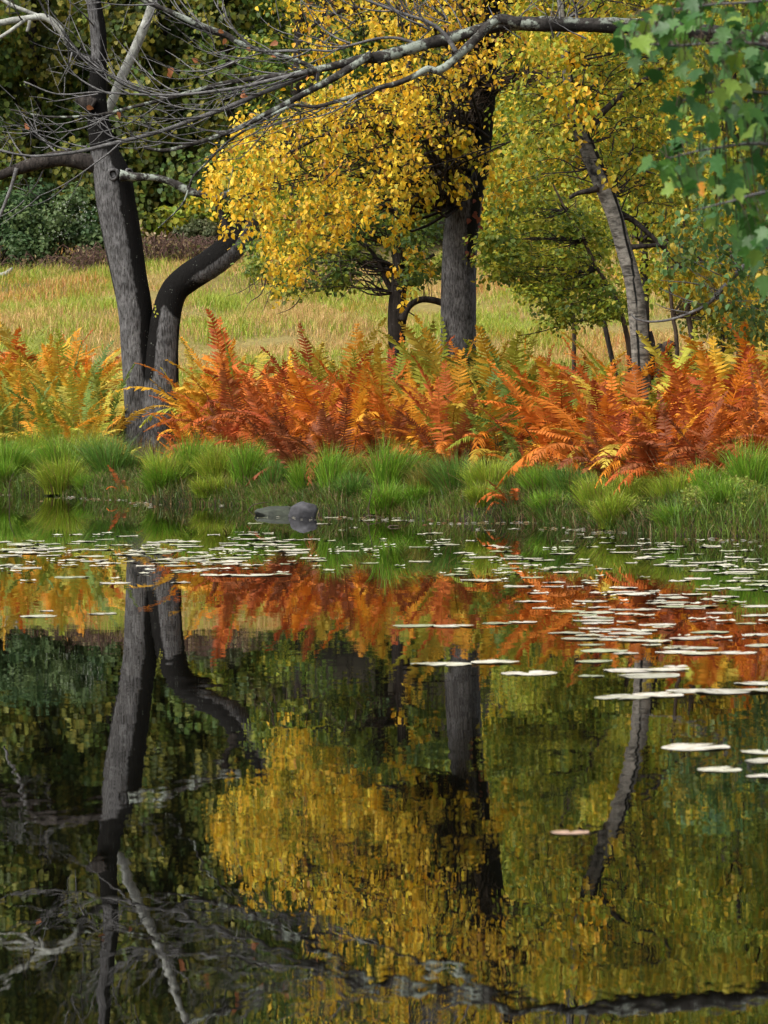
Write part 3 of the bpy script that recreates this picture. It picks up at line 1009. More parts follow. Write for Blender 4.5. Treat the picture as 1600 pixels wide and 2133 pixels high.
def hue_at(px, row):
    """colour mix of the fern bed as the photograph shows it; row 0 front .. 3 back"""
    j = px + rnd.uniform(-35, 35)
    if j < 60:
        return [['gold', 'lime', 'green'], ['green', 'lime', 'gold'], ['green', 'green', 'lime', 'gold'], ['gold', 'orange', 'gold', 'lime']][row]
    if j < 150:
        return [['gold', 'lime', 'lime'], ['green', 'lime', 'gold'], ['lime', 'gold', 'green'], ['orange', 'orange', 'rust', 'gold']][row]
    if j < 265:
        return [['gold', 'lime', 'lime', 'brown'], ['gold', 'lime', 'green'], ['lime', 'gold', 'green'], ['rust', 'lime', 'gold', 'lime']][row]
    if j < 375:
        return [['rust', 'orange', 'brown'], ['orange', 'gold'], ['gold', 'lime', 'orange'], ['gold', 'lime']][row]
    if j < 470:
        return [['rust', 'brown', 'rust', 'gold'], ['rust', 'orange', 'gold'], ['orange', 'gold', 'orange'], ['gold', 'orange', 'lime']][row]
    if j < 590:
        return [['rust', 'brown', 'red'], ['rust', 'brown', 'rust'], ['rust', 'rust', 'orange'], ['rust', 'gold', 'rust', 'lime']][row]
    if j < 760:
        return [['brown', 'rust', 'brown'], ['rust', 'orange', 'red'], ['rust', 'red', 'rust', 'orange'], ['red', 'rust', 'gold']][row]
    if j < 900:
        return [['orange', 'brown', 'rust'], ['orange', 'orange', 'gold'], ['orange', 'gold', 'lime', 'rust'], ['lime', 'gold', 'lime', 'orange']][row]
    if j < 1010:
        return [['rust', 'orange', 'brown'], ['orange', 'rust', 'gold', 'lime'], ['lime', 'gold', 'lime'], ['lime', 'lime', 'gold', 'green']][row]
    if j < 1100:
        return [['orange', 'rust', 'lime', 'green'], ['lime', 'green', 'gold'], ['lime', 'gold', 'lime', 'green'], ['gold', 'lime', 'lime']][row]
    if j < 1240:
        return [['orange', 'rust', 'orange'], ['orange', 'rust', 'orange', 'gold'], ['gold', 'lime', 'orange', 'rust'], ['rust', 'gold', 'lime', 'orange']][row]
    if j < 1340:
        return [['rust', 'orange', 'brown'], ['orange', 'rust', 'orange', 'gold'], ['rust', 'orange', 'rust'], ['rust', 'red', 'gold']][row]
    if j < 1460:
        return [['rust', 'brown', 'orange'], ['rust', 'orange', 'orange'], ['gold', 'lime', 'gold'], ['lime', 'gold', 'green']][row]
    return [['brown', 'rust', 'rust'], ['rust', 'brown', 'orange'], ['rust', 'gold', 'orange'], ['rust', 'gold', 'lime']][row]


for row, (dy, size, step) in enumerate([(2.9, 1.0, 78), (4.5, 1.3, 76), (6.4, 1.5, 76), (8.4, 1.6, 80)]):
    px = -60 + 23 * row
    while px < 1960:
        q = px + rnd.uniform(-16, 16)
        dd = dy + rnd.uniform(-.5, .5)
        sz = size * rnd.uniform(0.88, 1.1)
        if q < 170 and row >= 2: sz *= 1.15
        if 150 < q < 300: sz *= 0.9
        if 380 < q < 480: sz *= .85
        if 560 < q < 1000 and row == 2: sz *= 1.06
        if q > 1200: dd *= 0.8
        if not (205 < q < 420 and row < 2) and not (225 < q < 405):
            fern(q, dd, sz, hue_at(q, row), nf=rnd.randint(15, 19), spread=0.25 if row == 0 else 0.0,
                 lean=-math.pi / 2 if row == 0 else None)
        px += step
fern(925, 7.6, 1.5, ['lime', 'lime', 'gold', 'green'], 15)
fern(985, 7.5, 1.5, ['lime', 'gold', 'orange'], 15)
fern(955, 6.9, 1.35, ['lime', 'orange', 'gold'], 13)
fern(1318, 4.9, 1.42, ['rust', 'orange', 'red'], 14)
fern(1362, 5.1, 1.45, ['lime', 'gold', 'lime'], 14)
fern(60, 7.0, 1.65, ['green', 'lime', 'gold'], 15)
fern(10, 7.6, 1.75, ['gold', 'orange', 'lime'], 15)
fern(115, 7.4, 1.5, ['orange', 'rust', 'gold'], 14)
fern(205, 7.0, 1.25, ['lime', 'gold', 'green'], 14)
fern(-20, 5.6, 1.6, ['lime', 'gold', 'green'], 14)
fern(35, 8.6, 1.85, ['gold', 'orange', 'gold'], 15)
fern(85, 8.6, 1.75, ['gold', 'orange', 'orange'], 15)
fern(135, 8.2, 1.5, ['orange', 'rust', 'orange'], 14)
fern(165, 6.2, 1.3, ['lime', 'gold', 'lime'], 14)
fern(232, 7.6, 1.25, ['gold', 'orange', 'lime'], 13)
fern(440, 8.2, 1.45, ['gold', 'orange', 'lime'], 14)
fern(480, 7.2, 1.5, ['orange', 'gold', 'rust'], 14)
fern(412, 7.4, 0.95, ['orange', 'rust', 'gold'], 9, 0.5, lean=math.pi)
fern(398, 4.6, 0.62, ['rust', 'orange', 'rust'], 9, 0.8, lean=math.pi)
fern(236, 5.2, 0.6, ['rust', 'orange', 'gold'], 8, 0.6, lean=math.pi)
fern(330, 3.6, 0.42, ['rust', 'brown', 'orange'], 8, 0.8)
fern(240, 3.2, 0.5, ['gold', 'lime', 'orange'], 8, 0.6)
fern(1072, 0.35, 0.42, ['rust', 'brown', 'orange'], 6, 0.9, lean=-2.2)
fern(258, 0.5, 0.36, ['brown', 'rust', 'orange'], 6, 0.8, lean=-1.6)


# ------------------------------------------------------------------ trees of the bank
def tree(name, px, py, Y, label, group=None):
    b = at(px, py, Y)
    b[2] = gz(b[0], b[1]) - 0.05
    return thing(name, b, label, 'tree', group), b


# forked tree -------------------------------------------------------
YF = 52.9
root, base = tree('forked_tree', 310, 930, YF, 'bare forked tree with two grey black-streaked stems at the water edge')


def stain_shade_main(px, py, nor):
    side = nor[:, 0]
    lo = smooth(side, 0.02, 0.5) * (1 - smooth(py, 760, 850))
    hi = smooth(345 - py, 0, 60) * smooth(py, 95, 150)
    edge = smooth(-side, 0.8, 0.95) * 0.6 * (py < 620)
    return np.maximum(np.maximum(lo, hi), edge)  # wet black stain, partly side shade painted into the bark


def stain_shade_limb(px, py, nor):
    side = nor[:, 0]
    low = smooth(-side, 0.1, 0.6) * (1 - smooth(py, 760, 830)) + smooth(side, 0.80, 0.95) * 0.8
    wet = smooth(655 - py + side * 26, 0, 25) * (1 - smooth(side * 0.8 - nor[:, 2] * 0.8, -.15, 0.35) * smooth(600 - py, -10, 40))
    return np.maximum(low * (py > 610), wet)  # wet stain on the bend and sides, with some shade painted in


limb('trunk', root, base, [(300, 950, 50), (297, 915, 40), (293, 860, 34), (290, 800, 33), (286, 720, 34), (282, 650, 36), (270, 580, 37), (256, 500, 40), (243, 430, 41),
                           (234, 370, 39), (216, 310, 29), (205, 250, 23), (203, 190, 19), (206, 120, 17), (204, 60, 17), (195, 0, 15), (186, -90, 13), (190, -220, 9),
                           (182, -340, 5)], YF, M['bark_grey'], 24, 0.05, stain_shade_main, 110, 5)
limb('limb', root, base, [(330, 950, 46), (334, 900, 40), (334, 850, 38), (336, 790, 36), (339, 720, 33), (346, 660, 30), (362, 608, 28), (393, 578, 29.5), (438, 550, 30), (480, 515, 30),
                          (512, 470, 28), (545, 400, 22, -.3), (590, 330, 15, -.6), (640, 230, 10, -.8), (668, 100, 7, -.8), (690, -80, 4)], YF - .1, M['bark_grey'], 22, 0.05, stain_shade_limb, 100, 6)
limb('limb', root, base, [(212, 345, 20), (180, 338, 18), (130, 330, 17), (70, 342, 14), (20, 358, 11), (-60, 380, 8), (-200, 360, 5)], YF, M['bark_dark'], 12, 0.12, None, 40, 7)
limb('limb', root, base, [(205, 130, 10), (182, 122, 9), (155, 110, 8), (138, 82, 7.5), (120, 55, 7.5), (92, 36, 7.5), (45, 40, 7), (0, 48, 7), (-80, 70, 5), (-190, 60, 4)], YF + .1,
     M['bark_pale'], 10, 0.12, lambda px, py, nor: smooth(px, 110, 150) * 0.9, 50, 8)
limb('limb', root, base, [(95, 38, 4), (60, 25, 4), (20, 8, 4), (-10, -15, 3), (-40, -60, 2)], YF + .1, M['bark_pale'], 7, 0.1, None, 20, 9)
limb('limb', root, base, [(52, 42, 4), (25, 62, 4), (0, 78, 4), (-40, 95, 3)], YF, M['bark_pale'], 7, 0.1, None, 16, 10)
limb('limb', root, base, [(214, 246, 9), (232, 215, 10), (252, 165, 10.5), (273, 120, 10), (293, 75, 10), (312, 25, 9.5), (330, -40, 8), (362, -140, 6), (385, -260, 4)], YF + .35,
     M['bark_pale'], 10, 0.1, None, 44, 11)
limb('limb', root, base, [(250, 366, 13), (275, 368, 10), (300, 369, 8.5), (330, 371, 7.5), (360, 381, 8), (395, 398, 8), (430, 407, 7.5), (450, 412, 7), (470, 406, 7), (486, 398, 6)], YF - .35,
     M['bark_lichen'], 10, 0.22, None, 50, 12)
limb('limb', root, base, [(452, 412, 7), (455, 428, 7), (460, 445, 7), (470, 468, 9), (476, 490, 10)], YF - .2, M['bark_dark'], 9, 0.15, None, 20, 13)
limb('limb', root, base, [(195, 222, 17), (180, 214, 16), (166, 210, 13), (158, 213, 7)], YF - .2, M['bark_dark'], 10, 0.25, None, 16, 14)
limb('limb', root, base, [(35, 350, 5), (25, 385, 4), (8, 430, 3.5), (-8, 470, 3)], YF - .1, M['bark_twig'], 6, 0.05, None, 16, 15)
limb('limb', root, base, [(62, 42, 4), (60, 55, 4), (56, 66, 3.5)], YF - .2, M['bark_pale'], 6, 0.1, None, 8, 17)


def knot(px, py, Y, r, tilt=0.0):
    """healed branch scar: a raised ring round a dark hollow"""
    c = at(px, py, Y)
    rr = r * Y / FPX
    V, F = [], []
    nu, nv = 18, 7
    for i in range(nu):
        a_ = 2 * math.pi * i / nu
        for j in range(nv):
            b_ = 2 * math.pi * j / nv
            q = rr * (1 + 0.42 * math.cos(b_)) * (1 + .08 * math.sin(3 * a_))
            V.append((q * math.cos(a_), -0.5 * rr * math.sin(b_) - 0.1 * rr, 1.12 * q * math.sin(a_)))
    for i in range(nu):
        for j in range(nv):
            F.append((i * nv + j, ((i + 1) % nu) * nv + j, ((i + 1) % nu) * nv + (j + 1) % nv, i * nv + (j + 1) % nv))
    V = np.array(V)
    st = (np.hypot(V[:, 0], V[:, 2]) < rr * 0.75) * 1.0
    Rm = Matrix.Rotation(tilt, 3, 'Z')
    V = V @ np.array(Rm).T
    link('branch_scar', make_mesh('branch_scar', V + c - base, np.array(F), extra={'stain_shade': st}, smooth_shade=True), M['bark_grey'], root)


knot(236, 363, YF - 0.24, 9)
knot(268, 360, YF - 0.16, 7, 0.7)
tw = Bunch()
for (sx, sy, ex, ey) in ((190, 20, 150, -90), (200, 60, 120, -20), (200, 0, 240, -130), (300, 60, 340, -30), (130, 330, 60, 250), (60, 340, 10, 260), (20, 355, -30, 270), (100, 330, 50, 410),
                         (150, 110, 120, 180), (100, 36, 60, -40), (45, 40, 10, -30), (320, 0, 380, -90), (210, 330, 330, 300)):
    p0, p1 = at(sx, sy, YF), at(ex, ey, YF + rnd.uniform(-.8, .8))
    mid = (p0 + p1) / 2 + rng.normal(size=3) * 0.08
    tw.tube([p0, mid, p1], [.014, .010, .003], 5, 10)
    for q in range(3):
        m0 = mid * .5 + p1 * .5 + rng.normal(size=3) * 0.02
        tw.tube([m0, m0 + rng.normal(size=3) * .15, m0 + rng.normal(size=3) * .3], [.006, .004, .002], 4, 6)
tw.build('twigs', M['bark_twig'], root, base)
# a few yellow-green leaves of ivy in the fork
qx = np.array([322, 325, 321, 326, 323]); qy = np.array([636, 642, 648, 652, 657])
leaf_objects(root, base, at_n(qx, qy, np.full(5, YF - 0.36)), np.full(5, .035), np.tile((0, -1., .2), (5, 1)), rng.normal(size=(5, 3)) + np.array((0, 0, -1)), np.tile((.42, .42, .05), (5, 1)))

# thick grey tree with the yellow crown -------------------------------
YM = 46.1
root, base = tree('yellow_birch_tree', 956, 850, YM, 'thick grey trunked tree with a hanging crown of golden yellow leaves')


def stain_shade_mid(px, py, nor):
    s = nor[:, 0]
    return np.maximum(smooth(s, 0.05, 0.45) * (1 - smooth(s, 0.80, 0.95) * .6) * (0.44 + 0.42 * smooth(600 - py, 0, 140)), smooth(430 - py, 0, 90))  # right-hand stain with side shade; foliage shade painted on the upper trunk


TR = [(953, 960, 52), (954, 880, 42), (955, 790, 38), (955, 720, 37), (955, 640, 36.5), (956, 560, 36), (960, 490, 36), (970, 420, 35), (985, 350, 33), (997, 270, 30), (1006, 190, 27), (1012, 100, 24),
      (1022, 0, 21), (1030, -120, 17), (1025, -260, 11), (1030, -380, 6)]
limb('trunk', root, base, TR, YM, M['bark_mid'], 24, 0.045, stain_shade_mid, 110, 21)
limb('limb', root, base, [(985, 360, 16), (950, 330, 13), (900, 300, 11, -1), (840, 270, 9, -1.8), (760, 262, 7, -2.4), (680, 280, 5, -3), (600, 320, 3, -3.6)], YM, M['bark_dark'], 9, .1, None, 40, 22)
limb('limb', root, base, [(1000, 250, 12), (1030, 190, 9), (1070, 162, 7, -.4), (1110, 154, 6, -.6), (1150, 165, 5, -.8), (1165, 190, 3, -.9)], YM, M['bark_dark'], 9, .2, None, 34, 23)
limb('limb', root, base, [(1005, 190, 14), (960, 120, 12, -.3), (900, 60, 10, -.8), (820, 20, 8, -1.1), (720, 20, 5, -1.5), (640, 60, 3, -1.7)], YM, M['bark_dark'], 9, .1, None, 40, 24)
limb('limb', root, base, [(1012, 100, 14), (1080, 40, 11, -.3), (1150, 10, 9, -.5), (1240, 0, 6, -.6), (1330, 20, 3, -.8)], YM, M['bark_dark'], 9, .1, None, 36, 25)
limb('limb', root, base, [(985, 345, 12), (940, 345, 10, -.3), (880, 400, 7, -.7), (800, 430, 5, -.9), (720, 450, 3, -1.1)], YM, M['bark_dark'], 8, .1, None, 36, 26)
# dead tangle of fine twigs under the crown
dt = Bunch()
for i in range(150):
    sx, sy = rnd.choice([(985, 300), (960, 250), (1000, 220), (940, 330), (1020, 190)])
    a_ = rnd.uniform(1.7, 3.5)
    L = rnd.uniform(50, 190)
    ex, ey = sx + math.cos(a_) * L, sy + abs(math.sin(a_)) * L * rnd.uniform(.2, 1.0) + rnd.uniform(-20, 30)
    y0, y1 = YM - rnd.uniform(.1, .5), YM - rnd.uniform(.3, 1.6)
    p0, p1 = at(sx + rnd.uniform(-30, 20), sy + rnd.uniform(-40, 40), y0), at(ex, ey, y1)
    mid = (p0 + p1) / 2 + np.array((rng.normal() * .06, 0, rng.normal() * .06 + .06))
    dt.tube([p0, mid, p1], [.007, .005, .0018], 4, 8)
for i in range(90):
    p0 = at(rnd.uniform(1040, 1160), rnd.uniform(140, 185), YM - rnd.uniform(.3, 1.0))
    p1 = p0 + np.array((rng.normal() * .35, rng.normal() * .15, rng.normal() * .06 - .02))
    dt.tube([p0, (p0 + p1) / 2 + rng.normal(size=3) * .04, p1], [.008, .006, .002], 4, 7)
dt.build('dead_twigs', M['bark_brown'], root, base)

polyA = [(452, 330), (500, 285), (560, 250), (640, 205), (720, 180), (800, 160), (860, 150), (880, 190), (860, 260), (850, 330), (840, 395), (770, 430), (730, 460), (690, 500), (640, 520), (605, 585),
         (572, 575), (548, 500), (505, 470), (478, 430), (455, 370)]
polyB = [(800, 165), (900, 120), (960, 95), (1060, 85), (1180, 82), (1285, 90), (1270, 150), (1180, 140), (1060, 130), (1010, 170), (960, 190), (930, 240), (900, 300), (860, 330), (840, 260)]
polyC = [(600, -20), (700, 0), (800, -10), (1000, -20), (1290, -20), (1290, 70), (1100, 60), (900, 80), (760, 110), (640, 140), (600, 100), (640, 60), (590, 30)]
polyD = [(560, -330), (800, -420), (1100, -420), (1350, -300), (1330, -20), (1000, -10), (600, -10), (520, -150)]
polyE = [(840, 330), (930, 260), (1000, 300), (1100, 330), (1130, 420), (1040, 440), (1000, 400), (900, 420), (870, 500), (830, 560), (800, 520), (830, 430)]
cl = []
for poly, y0, y1, nb, r0, r1 in ((polyA, 40.4, 43.8, 300, .07, .2), (polyB, 41.2, 45.2, 100, .09, .24), (polyC, 41.5, 45.8, 115, .10, .26), (polyD, 41, 47, 260, .2, .45)):
    cl.append(blobs_from_poly(poly, y0, y1, nb, r0, r1))
C = np.vstack([c[0] for c in cl]); rr = np.concatenate([c[1] for c in cl])
# loose sprays hanging past the rim of the crown
rim = np.array(polyA, float)
ex = np.repeat(rim, 4, 0) + rng.normal(size=(len(rim) * 4, 2)) * np.array((20, 22))
Cx = at_n(ex[:, 0], ex[:, 1], rng.uniform(40.4, 42.5, len(ex)))
Lv = blob_leaves(C, rr, 19500, (.032, .072), YEL + YEL + [(.34, .17, .03)], squash=1.7, hang=1.0, shell=(.05, 1.2), up=.1, face=.3, weights=rr ** 1.3, vary=.35)
Lx = blob_leaves(Cx, rng.uniform(.05, .13, len(Cx)), 1500, (.035, .07), YEL, squash=2.0, hang=1.0, shell=(.05, 1.2), up=.1, face=.3)
Lv = tuple(np.concatenate(q) for q in zip(Lv, Lx))
C2, r2_ = blobs_from_poly(polyE, 44, 46, 40, .1, .22)
L2 = blob_leaves(C2, r2_, 1500, (.05, .08), YEL[:4] + YELGREEN[2:], squash=1, hang=1.0, shell=(.1, 1.1), up=.1, face=.35)
C3, r3_ = blobs_from_poly(polyA + [], 43, 45.6, 70, .2, .4)
L3 = blob_leaves(C3, r3_, 4200, (.05, .075), YELGREEN, squash=.9, hang=.9, shell=(.1, 1.05), up=.1)
Lall = tuple(np.concatenate([a_, b_, c_]) for a_, b_, c_ in zip(Lv, L2, L3))
crown(root, base, Lall, 'ovate', 300, pick=lambda px, py: (px > 440) & (px < 1300))
tr_pts = px_path(TR[7:], YM)[0]
branches_to(root, base, tr_pts, C[rng.choice(len(C), 120, replace=False)], .022, M['bark_dark'])
# rusty creeper leaves on the trunk
qx = np.array([985, 992, 978, 1000, 970, 975, 996, 980, 1004, 990, 972]); qy = np.array([445, 440, 455, 452, 492, 500, 470, 528, 430, 415, 522])
leaf_objects(root, base, at_n(qx, qy, np.full(11, YM - .24)), rng.uniform(.06, .1, 11), np.tile((.2, -1., .3), (11, 1)) + rng.normal(size=(11, 3)) * .3, rng.normal(size=(11, 3)) * .6 + np.array((0, 0, -1)),
             np.tile((.26, .075, .035), (11, 1)))

# slender dark tree with the arched branch ----------------------------
YS_ = 46.9
root, base = tree('slender_dark_tree', 826, 880, YS_, 'slender black trunked tree with one low branch arching to the grey trunk')
TS = [(824, 900, 24), (825, 800, 20), (826, 715, 18.5), (827, 660, 20), (829, 610, 18), (833, 560, 15), (829, 500, 14), (832, 440, 12), (842, 370, 10), (846, 280, 8), (850, 180, 6), (856, 60, 4)]
limb('trunk', root, base, TS, YS_, M['bark_dark'], 14, .1, None, 70, 31)
limb('branch', root, base, [(836, 668, 11), (846, 648, 7), (858, 633, 6.5), (878, 624, 6.5), (900, 625, 7), (920, 630, 7)], YS_ - .1, M['bark_dark'], 9, .1, None, 30, 32)
limb('branch', root, base, [(825, 615, 8), (805, 585, 6), (795, 560, 5), (770, 520, 4), (720, 490, 3), (660, 500, 2)], YS_, M['bark_dark'], 8, .1, None, 30, 33)
limb('branch', root, base, [(835, 560, 8), (850, 590, 7), (858, 575, 6), (880, 545, 4), (905, 530, 3)], YS_ - .1, M['bark_dark'], 8, .1, None, 24, 34)
polyS = [(520, 505), (600, 470), (700, 440), (800, 420), (905, 430), (915, 560), (890, 600), (830, 590), (760, 610), (700, 600), (640, 610), (560, 590), (510, 560)]
C, rr = blobs_from_poly(polyS, 45.9, 48.2, 70, .15, .32)
Lv = blob_leaves(C, rr, 5200, (.05, .075), GREEN + OLIVE[2:4], squash=.6, hang=.5, shell=(.1, 1.05), up=.5)
C2, r2_ = blobs_from_poly([(690, 300), (860, 300), (900, 430), (760, 470)], 46.3, 48, 26, .15, .3)
L2 = blob_leaves(C2, r2_, 1800, (.05, .075), OLIVE, squash=.8, hang=.6, shell=(.1, 1.05))
C4, r4_ = blobs_from_poly([(815, 400), (850, 400), (900, 520), (880, 640), (840, 640), (820, 560)], 46.2, 46.7, 13, .06, .12)
L4 = blob_leaves(C4, r4_, 170, (.06, .085), YEL, squash=1, hang=1.0, face=.5)
crown(root, base, tuple(np.concatenate(q) for q in zip(Lv, L2, L4)), 'ovate', 120)
branches_to(root, base, px_path(TS[4:], YS_)[0], np.vstack([C, C2]), .014, M['bark_dark'])
tw = Bunch()
for i in range(46):
    sx, sy = rnd.uniform(520, 800), rnd.uniform(540, 600)
    p0 = at(sx, sy, YS_ - rnd.uniform(-.5, 1))
    p1 = p0 + np.array((rnd.uniform(-.35, .2), rnd.uniform(-.2, .2), rnd.uniform(-.32, -.05)))
    tw.tube([p0, (p0 + p1) / 2 + rng.normal(size=3) * .04, p1], [.006, .004, .0015], 4, 8)
    tw.tube([(p0 + p1) / 2, (p0 + p1) / 2 + rng.normal(size=3) * .1], [.003, .001], 3, 3)
tw.tube([at(640, 570, YS_), at(630, 610, YS_), at(610, 640, YS_), at(575, 655, YS_)], [.012, .009, .006, .003], 5, 12)
tw.tube([at(560, 560, YS_), at(545, 610, YS_), at(520, 630, YS_), at(505, 660, YS_)], [.01, .008, .005, .002], 5, 12)
for i in range(8):
    p0 = at(rnd.uniform(848, 915), rnd.uniform(622, 630), YS_ - .1)
    tw.tube([p0, p0 + np.array((rng.normal() * .04, 0, rnd.uniform(.1, .35)))], [.005, .002], 4, 4)
tw.tube([at(852, 650, YS_), at(866, 660, YS_), at(876, 675, YS_)], [.008, .006, .003], 4, 8)
tw.build('twigs', M['bark_brown'], root, base)

# leaning birch --------------------------------------------------------
YB = 39.8
root, base = tree('birch_tree', 1335, 820, YB, 'leaning birch with pale peeling bark and a dark crack down its trunk')
TB = [(1340, 900, 30), (1337, 810, 24), (1334, 735, 22), (1328, 660, 21.5), (1319, 590, 20), (1300, 520, 19.5), (1282, 455, 20), (1262, 400, 21), (1238, 345, 21), (1218, 295, 19), (1200, 250, 17), (1188, 200, 14),
      (1180, 130, 12), (1172, 40, 10), (1160, -80, 8), (1150, -220, 5)]


def stain_shade_birch(px, py, nor):
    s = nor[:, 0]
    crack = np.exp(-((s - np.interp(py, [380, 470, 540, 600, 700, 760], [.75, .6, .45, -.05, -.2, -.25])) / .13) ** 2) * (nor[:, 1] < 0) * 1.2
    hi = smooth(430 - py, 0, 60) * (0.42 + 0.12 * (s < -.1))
    return np.maximum(np.maximum(crack, hi), .16 + .2 * smooth(s, .2, .9))  # crack and mottling; the right side's shade is painted into the bark


TB = [(a_, b_, c_ * .86) for a_, b_, c_ in TB]
limb('trunk', root, base, TB, YB, M['bark_birch'], 24, .05, stain_shade_birch, 130, 41)
limb('branch', root, base, [(1246, 392, 9), (1225, 398, 6), (1205, 402, 5), (1186, 412, 4)], YB - .1, M['bark_dark'], 8, .12, None, 16, 42)
limb('branch', root, base, [(1285, 440, 7), (1320, 460, 6), (1355, 490, 5), (1385, 520, 4), (1420, 560, 3)], YB + .1, M['bark_dark'], 8, .1, None, 24, 43)
limb('branch', root, base, [(1312, 515, 6), (1350, 512, 5), (1400, 510, 4), (1440, 525, 3), (1480, 560, 2)], YB, M['bark_dark'], 7, .1, None, 24, 44)
limb('branch', root, base, [(1215, 290, 8), (1260, 230, 7), (1320, 180, 6, .2), (1380, 140, 4, .4), (1440, 60, 3, .5)], YB, M['bark_dark'], 8, .1, None, 26, 45)
limb('root_sprout', root, base, [(1348, 790, 14), (1354, 745, 11), (1356, 715, 9), (1352, 690, 6)], YB + .1, M['bark_dark'], 9, .1, None, 18, 47)
polyBr = [(1060, 200), (1180, 150), (1300, 110), (1420, 130), (1440, 300), (1440, 480), (1380, 500), (1310, 420), (1260, 330), (1190, 330), (1130, 400), (1060, 380)]
C, rr = blobs_from_poly(polyBr, 38.8, 42.5, 80, .14, .3)
Lv = blob_leaves(C, rr, 5600, (.04, .068), YELGREEN + OLIVE[1:], squash=.8, hang=.8, shell=(.1, 1.1), up=.3)
C2, r2_ = blobs_from_poly([(1080, -380), (1500, -380), (1520, 110), (1100, 110)], 39, 43, 110, .2, .4)
L2 = blob_leaves(C2, r2_, 8500, (.05, .075), YELGREEN + OLIVE[2:], squash=.8, hang=.8, shell=(.1, 1.05))
C4, r4_ = blobs_from_poly([(1150, 60), (1230, 60), (1240, 250), (1300, 300), (1330, 360), (1280, 385), (1200, 320), (1150, 220)], 39.0, 39.6, 40, .07, .17)
L4 = blob_leaves(C4, r4_, 800, (.05, .075), YEL[1:5] + YELGREEN[1:], squash=1, hang=.9, face=.4)
crown(root, base, tuple(np.concatenate(q) for q in zip(Lv, L2, L4)), 'ovate', 160)
branches_to(root, base, px_path(TB[6:], YB)[0], np.vstack([C, C2[::3]]), .012, M['bark_dark'])

# layered green understorey tree left of the birch ----------------------
YG = 43.0
root, base = tree('green_understorey_tree', 1314, 800, YG, 'dark green leafy understorey tree with level sprays left of the birch trunk')
TG = [(1316, 840, 7), (1312, 740, 6), (1304, 690, 5.5), (1290, 640, 5), (1270, 600, 4.5), (1245, 560, 4), (1215, 500, 3.5), (1180, 440, 3), (1150, 380, 2)]
limb('trunk', root, base, TG, YG, M['bark_brown'], 9, .08, None, 44, 51)
limb('branch', root, base, [(1290, 640, 3), (1240, 662, 1.8, -.2), (1180, 675, 1.5, -.3), (1130, 690, 1.2, -.4), (1080, 700, .8, -.5)], YG, M['bark_dark'], 6, .05, None, 24, 52)
polyG = [(1040, 420), (1130, 400), (1230, 420), (1290, 520), (1310, 640), (1230, 690), (1150, 668), (1110, 620), (1050, 590), (1005, 560), (1020, 480)]
C, rr = blobs_from_poly(polyG, 42.2, 44.2, 85, .16, .38)
Lv = blob_leaves(C, rr, 7600, (.04, .07), GREEN[1:] + OLIVE + YELGREEN[:3], squash=.35, hang=.3, shell=(.05, 1.1), up=.8)
crown(root, base, Lv, 'ovate', 150)
branches_to(root, base, px_path(TG[3:], YG)[0], C, .010, M['bark_dark'], sag=.05)


def lumpy_tree(name, label, px, Yb, trunk_pts, polys, palette, n_leaf, size, nb, rb, mat, shape='ovate', singles=0, squash=.75, hang=.7, up=.35, group=None, r_branch=.03, dY=(-1.5, 1.8), face=0.0, cat='tree'):
    P = at(px, 700, Yb)
    P[2] = gz(P[0], P[1]) - .05
    rt = thing(name, P, label, cat, group)
    TP, r_ = px_path(trunk_pts, Yb)
    TP[0][2] = P[2]
    V, F, t, nor = tube(TP, r_, 9, len(TP) * 5, .08, 3)
    link('trunk', make_mesh('trunk', V - P, F, extra={'stain_shade': np.zeros(len(V))}, smooth_shade=True), mat, rt)
    Cs, Rs = [], []
    for poly in polys:
        c_, q_ = blobs_from_poly(poly, Yb + dY[0], Yb + dY[1], nb, *rb)
        Cs.append(c_); Rs.append(q_)
    C_, R_ = np.vstack(Cs), np.concatenate(Rs)
    low = ground_z(C_[:, 0], C_[:, 1])
    C_[:, 2] = np.maximum(C_[:, 2], low + .3)
    Lv_ = blob_leaves(C_, R_, n_leaf, size, palette, squash=squash, hang=hang, shell=(.35, 1.06), up=up, face=face)
    Lv_[0][:, 2] = np.maximum(Lv_[0][:, 2], ground_z(Lv_[0][:, 0], Lv_[0][:, 1]) + .05)
    crown(rt, P, Lv_, shape, singles)
    branches_to(rt, P, TP[1:], C_[rng.choice(len(C_), min(len(C_), 40), replace=False)], r_branch, mat)
    return rt


# yellow-green trees behind the birch, on the near side of the meadow
lumpy_tree('yellow_green_tree', 'yellow green leafy tree filling the gap between grey trunk and birch', 1262, 63, [(1290, 720, 5), (1215, 500, 6), (1110, 250, 8), (1100, 0, 6), (1095, -250, 3)],
           [[(1000, -330), (1260, -330), (1270, 100), (1280, 420), (1240, 520), (1060, 560), (1010, 420), (1020, 100)]], YELGREEN + OLIVE[1:4], 19000, (.07, .11), 130, (.3, .7), M['bark_dark'], singles=60)
lumpy_tree('yellow_green_tree', 'olive leafy tree directly behind the leaning birch crown', 1330, 60, [(1345, 720, 10), (1340, 500, 9), (1330, 250, 8), (1322, 0, 6), (1320, -250, 3)],
           [[(1220, -330), (1460, -330), (1470, 100), (1450, 560), (1330, 600), (1240, 480), (1220, 100)]], OLIVE[1:] + YELGREEN, 19000, (.07, .11), 130, (.3, .65), M['bark_dark'], singles=60)
lumpy_tree('yellow_green_tree', 'golden green leafy tree at the right edge behind the maple leaves', 1540, 57, [(1545, 760, 11), (1540, 500, 9), (1530, 250, 8), (1522, 0, 6), (1520, -250, 3)],
           [[(1420, -330), (1720, -330), (1720, 640), (1560, 690), (1430, 600), (1420, 100)]], GREEN[2:] + OLIVE[1:] + YELGREEN, 21000, (.07, .10), 140, (.3, .6), M['bark_dark'], singles=60)
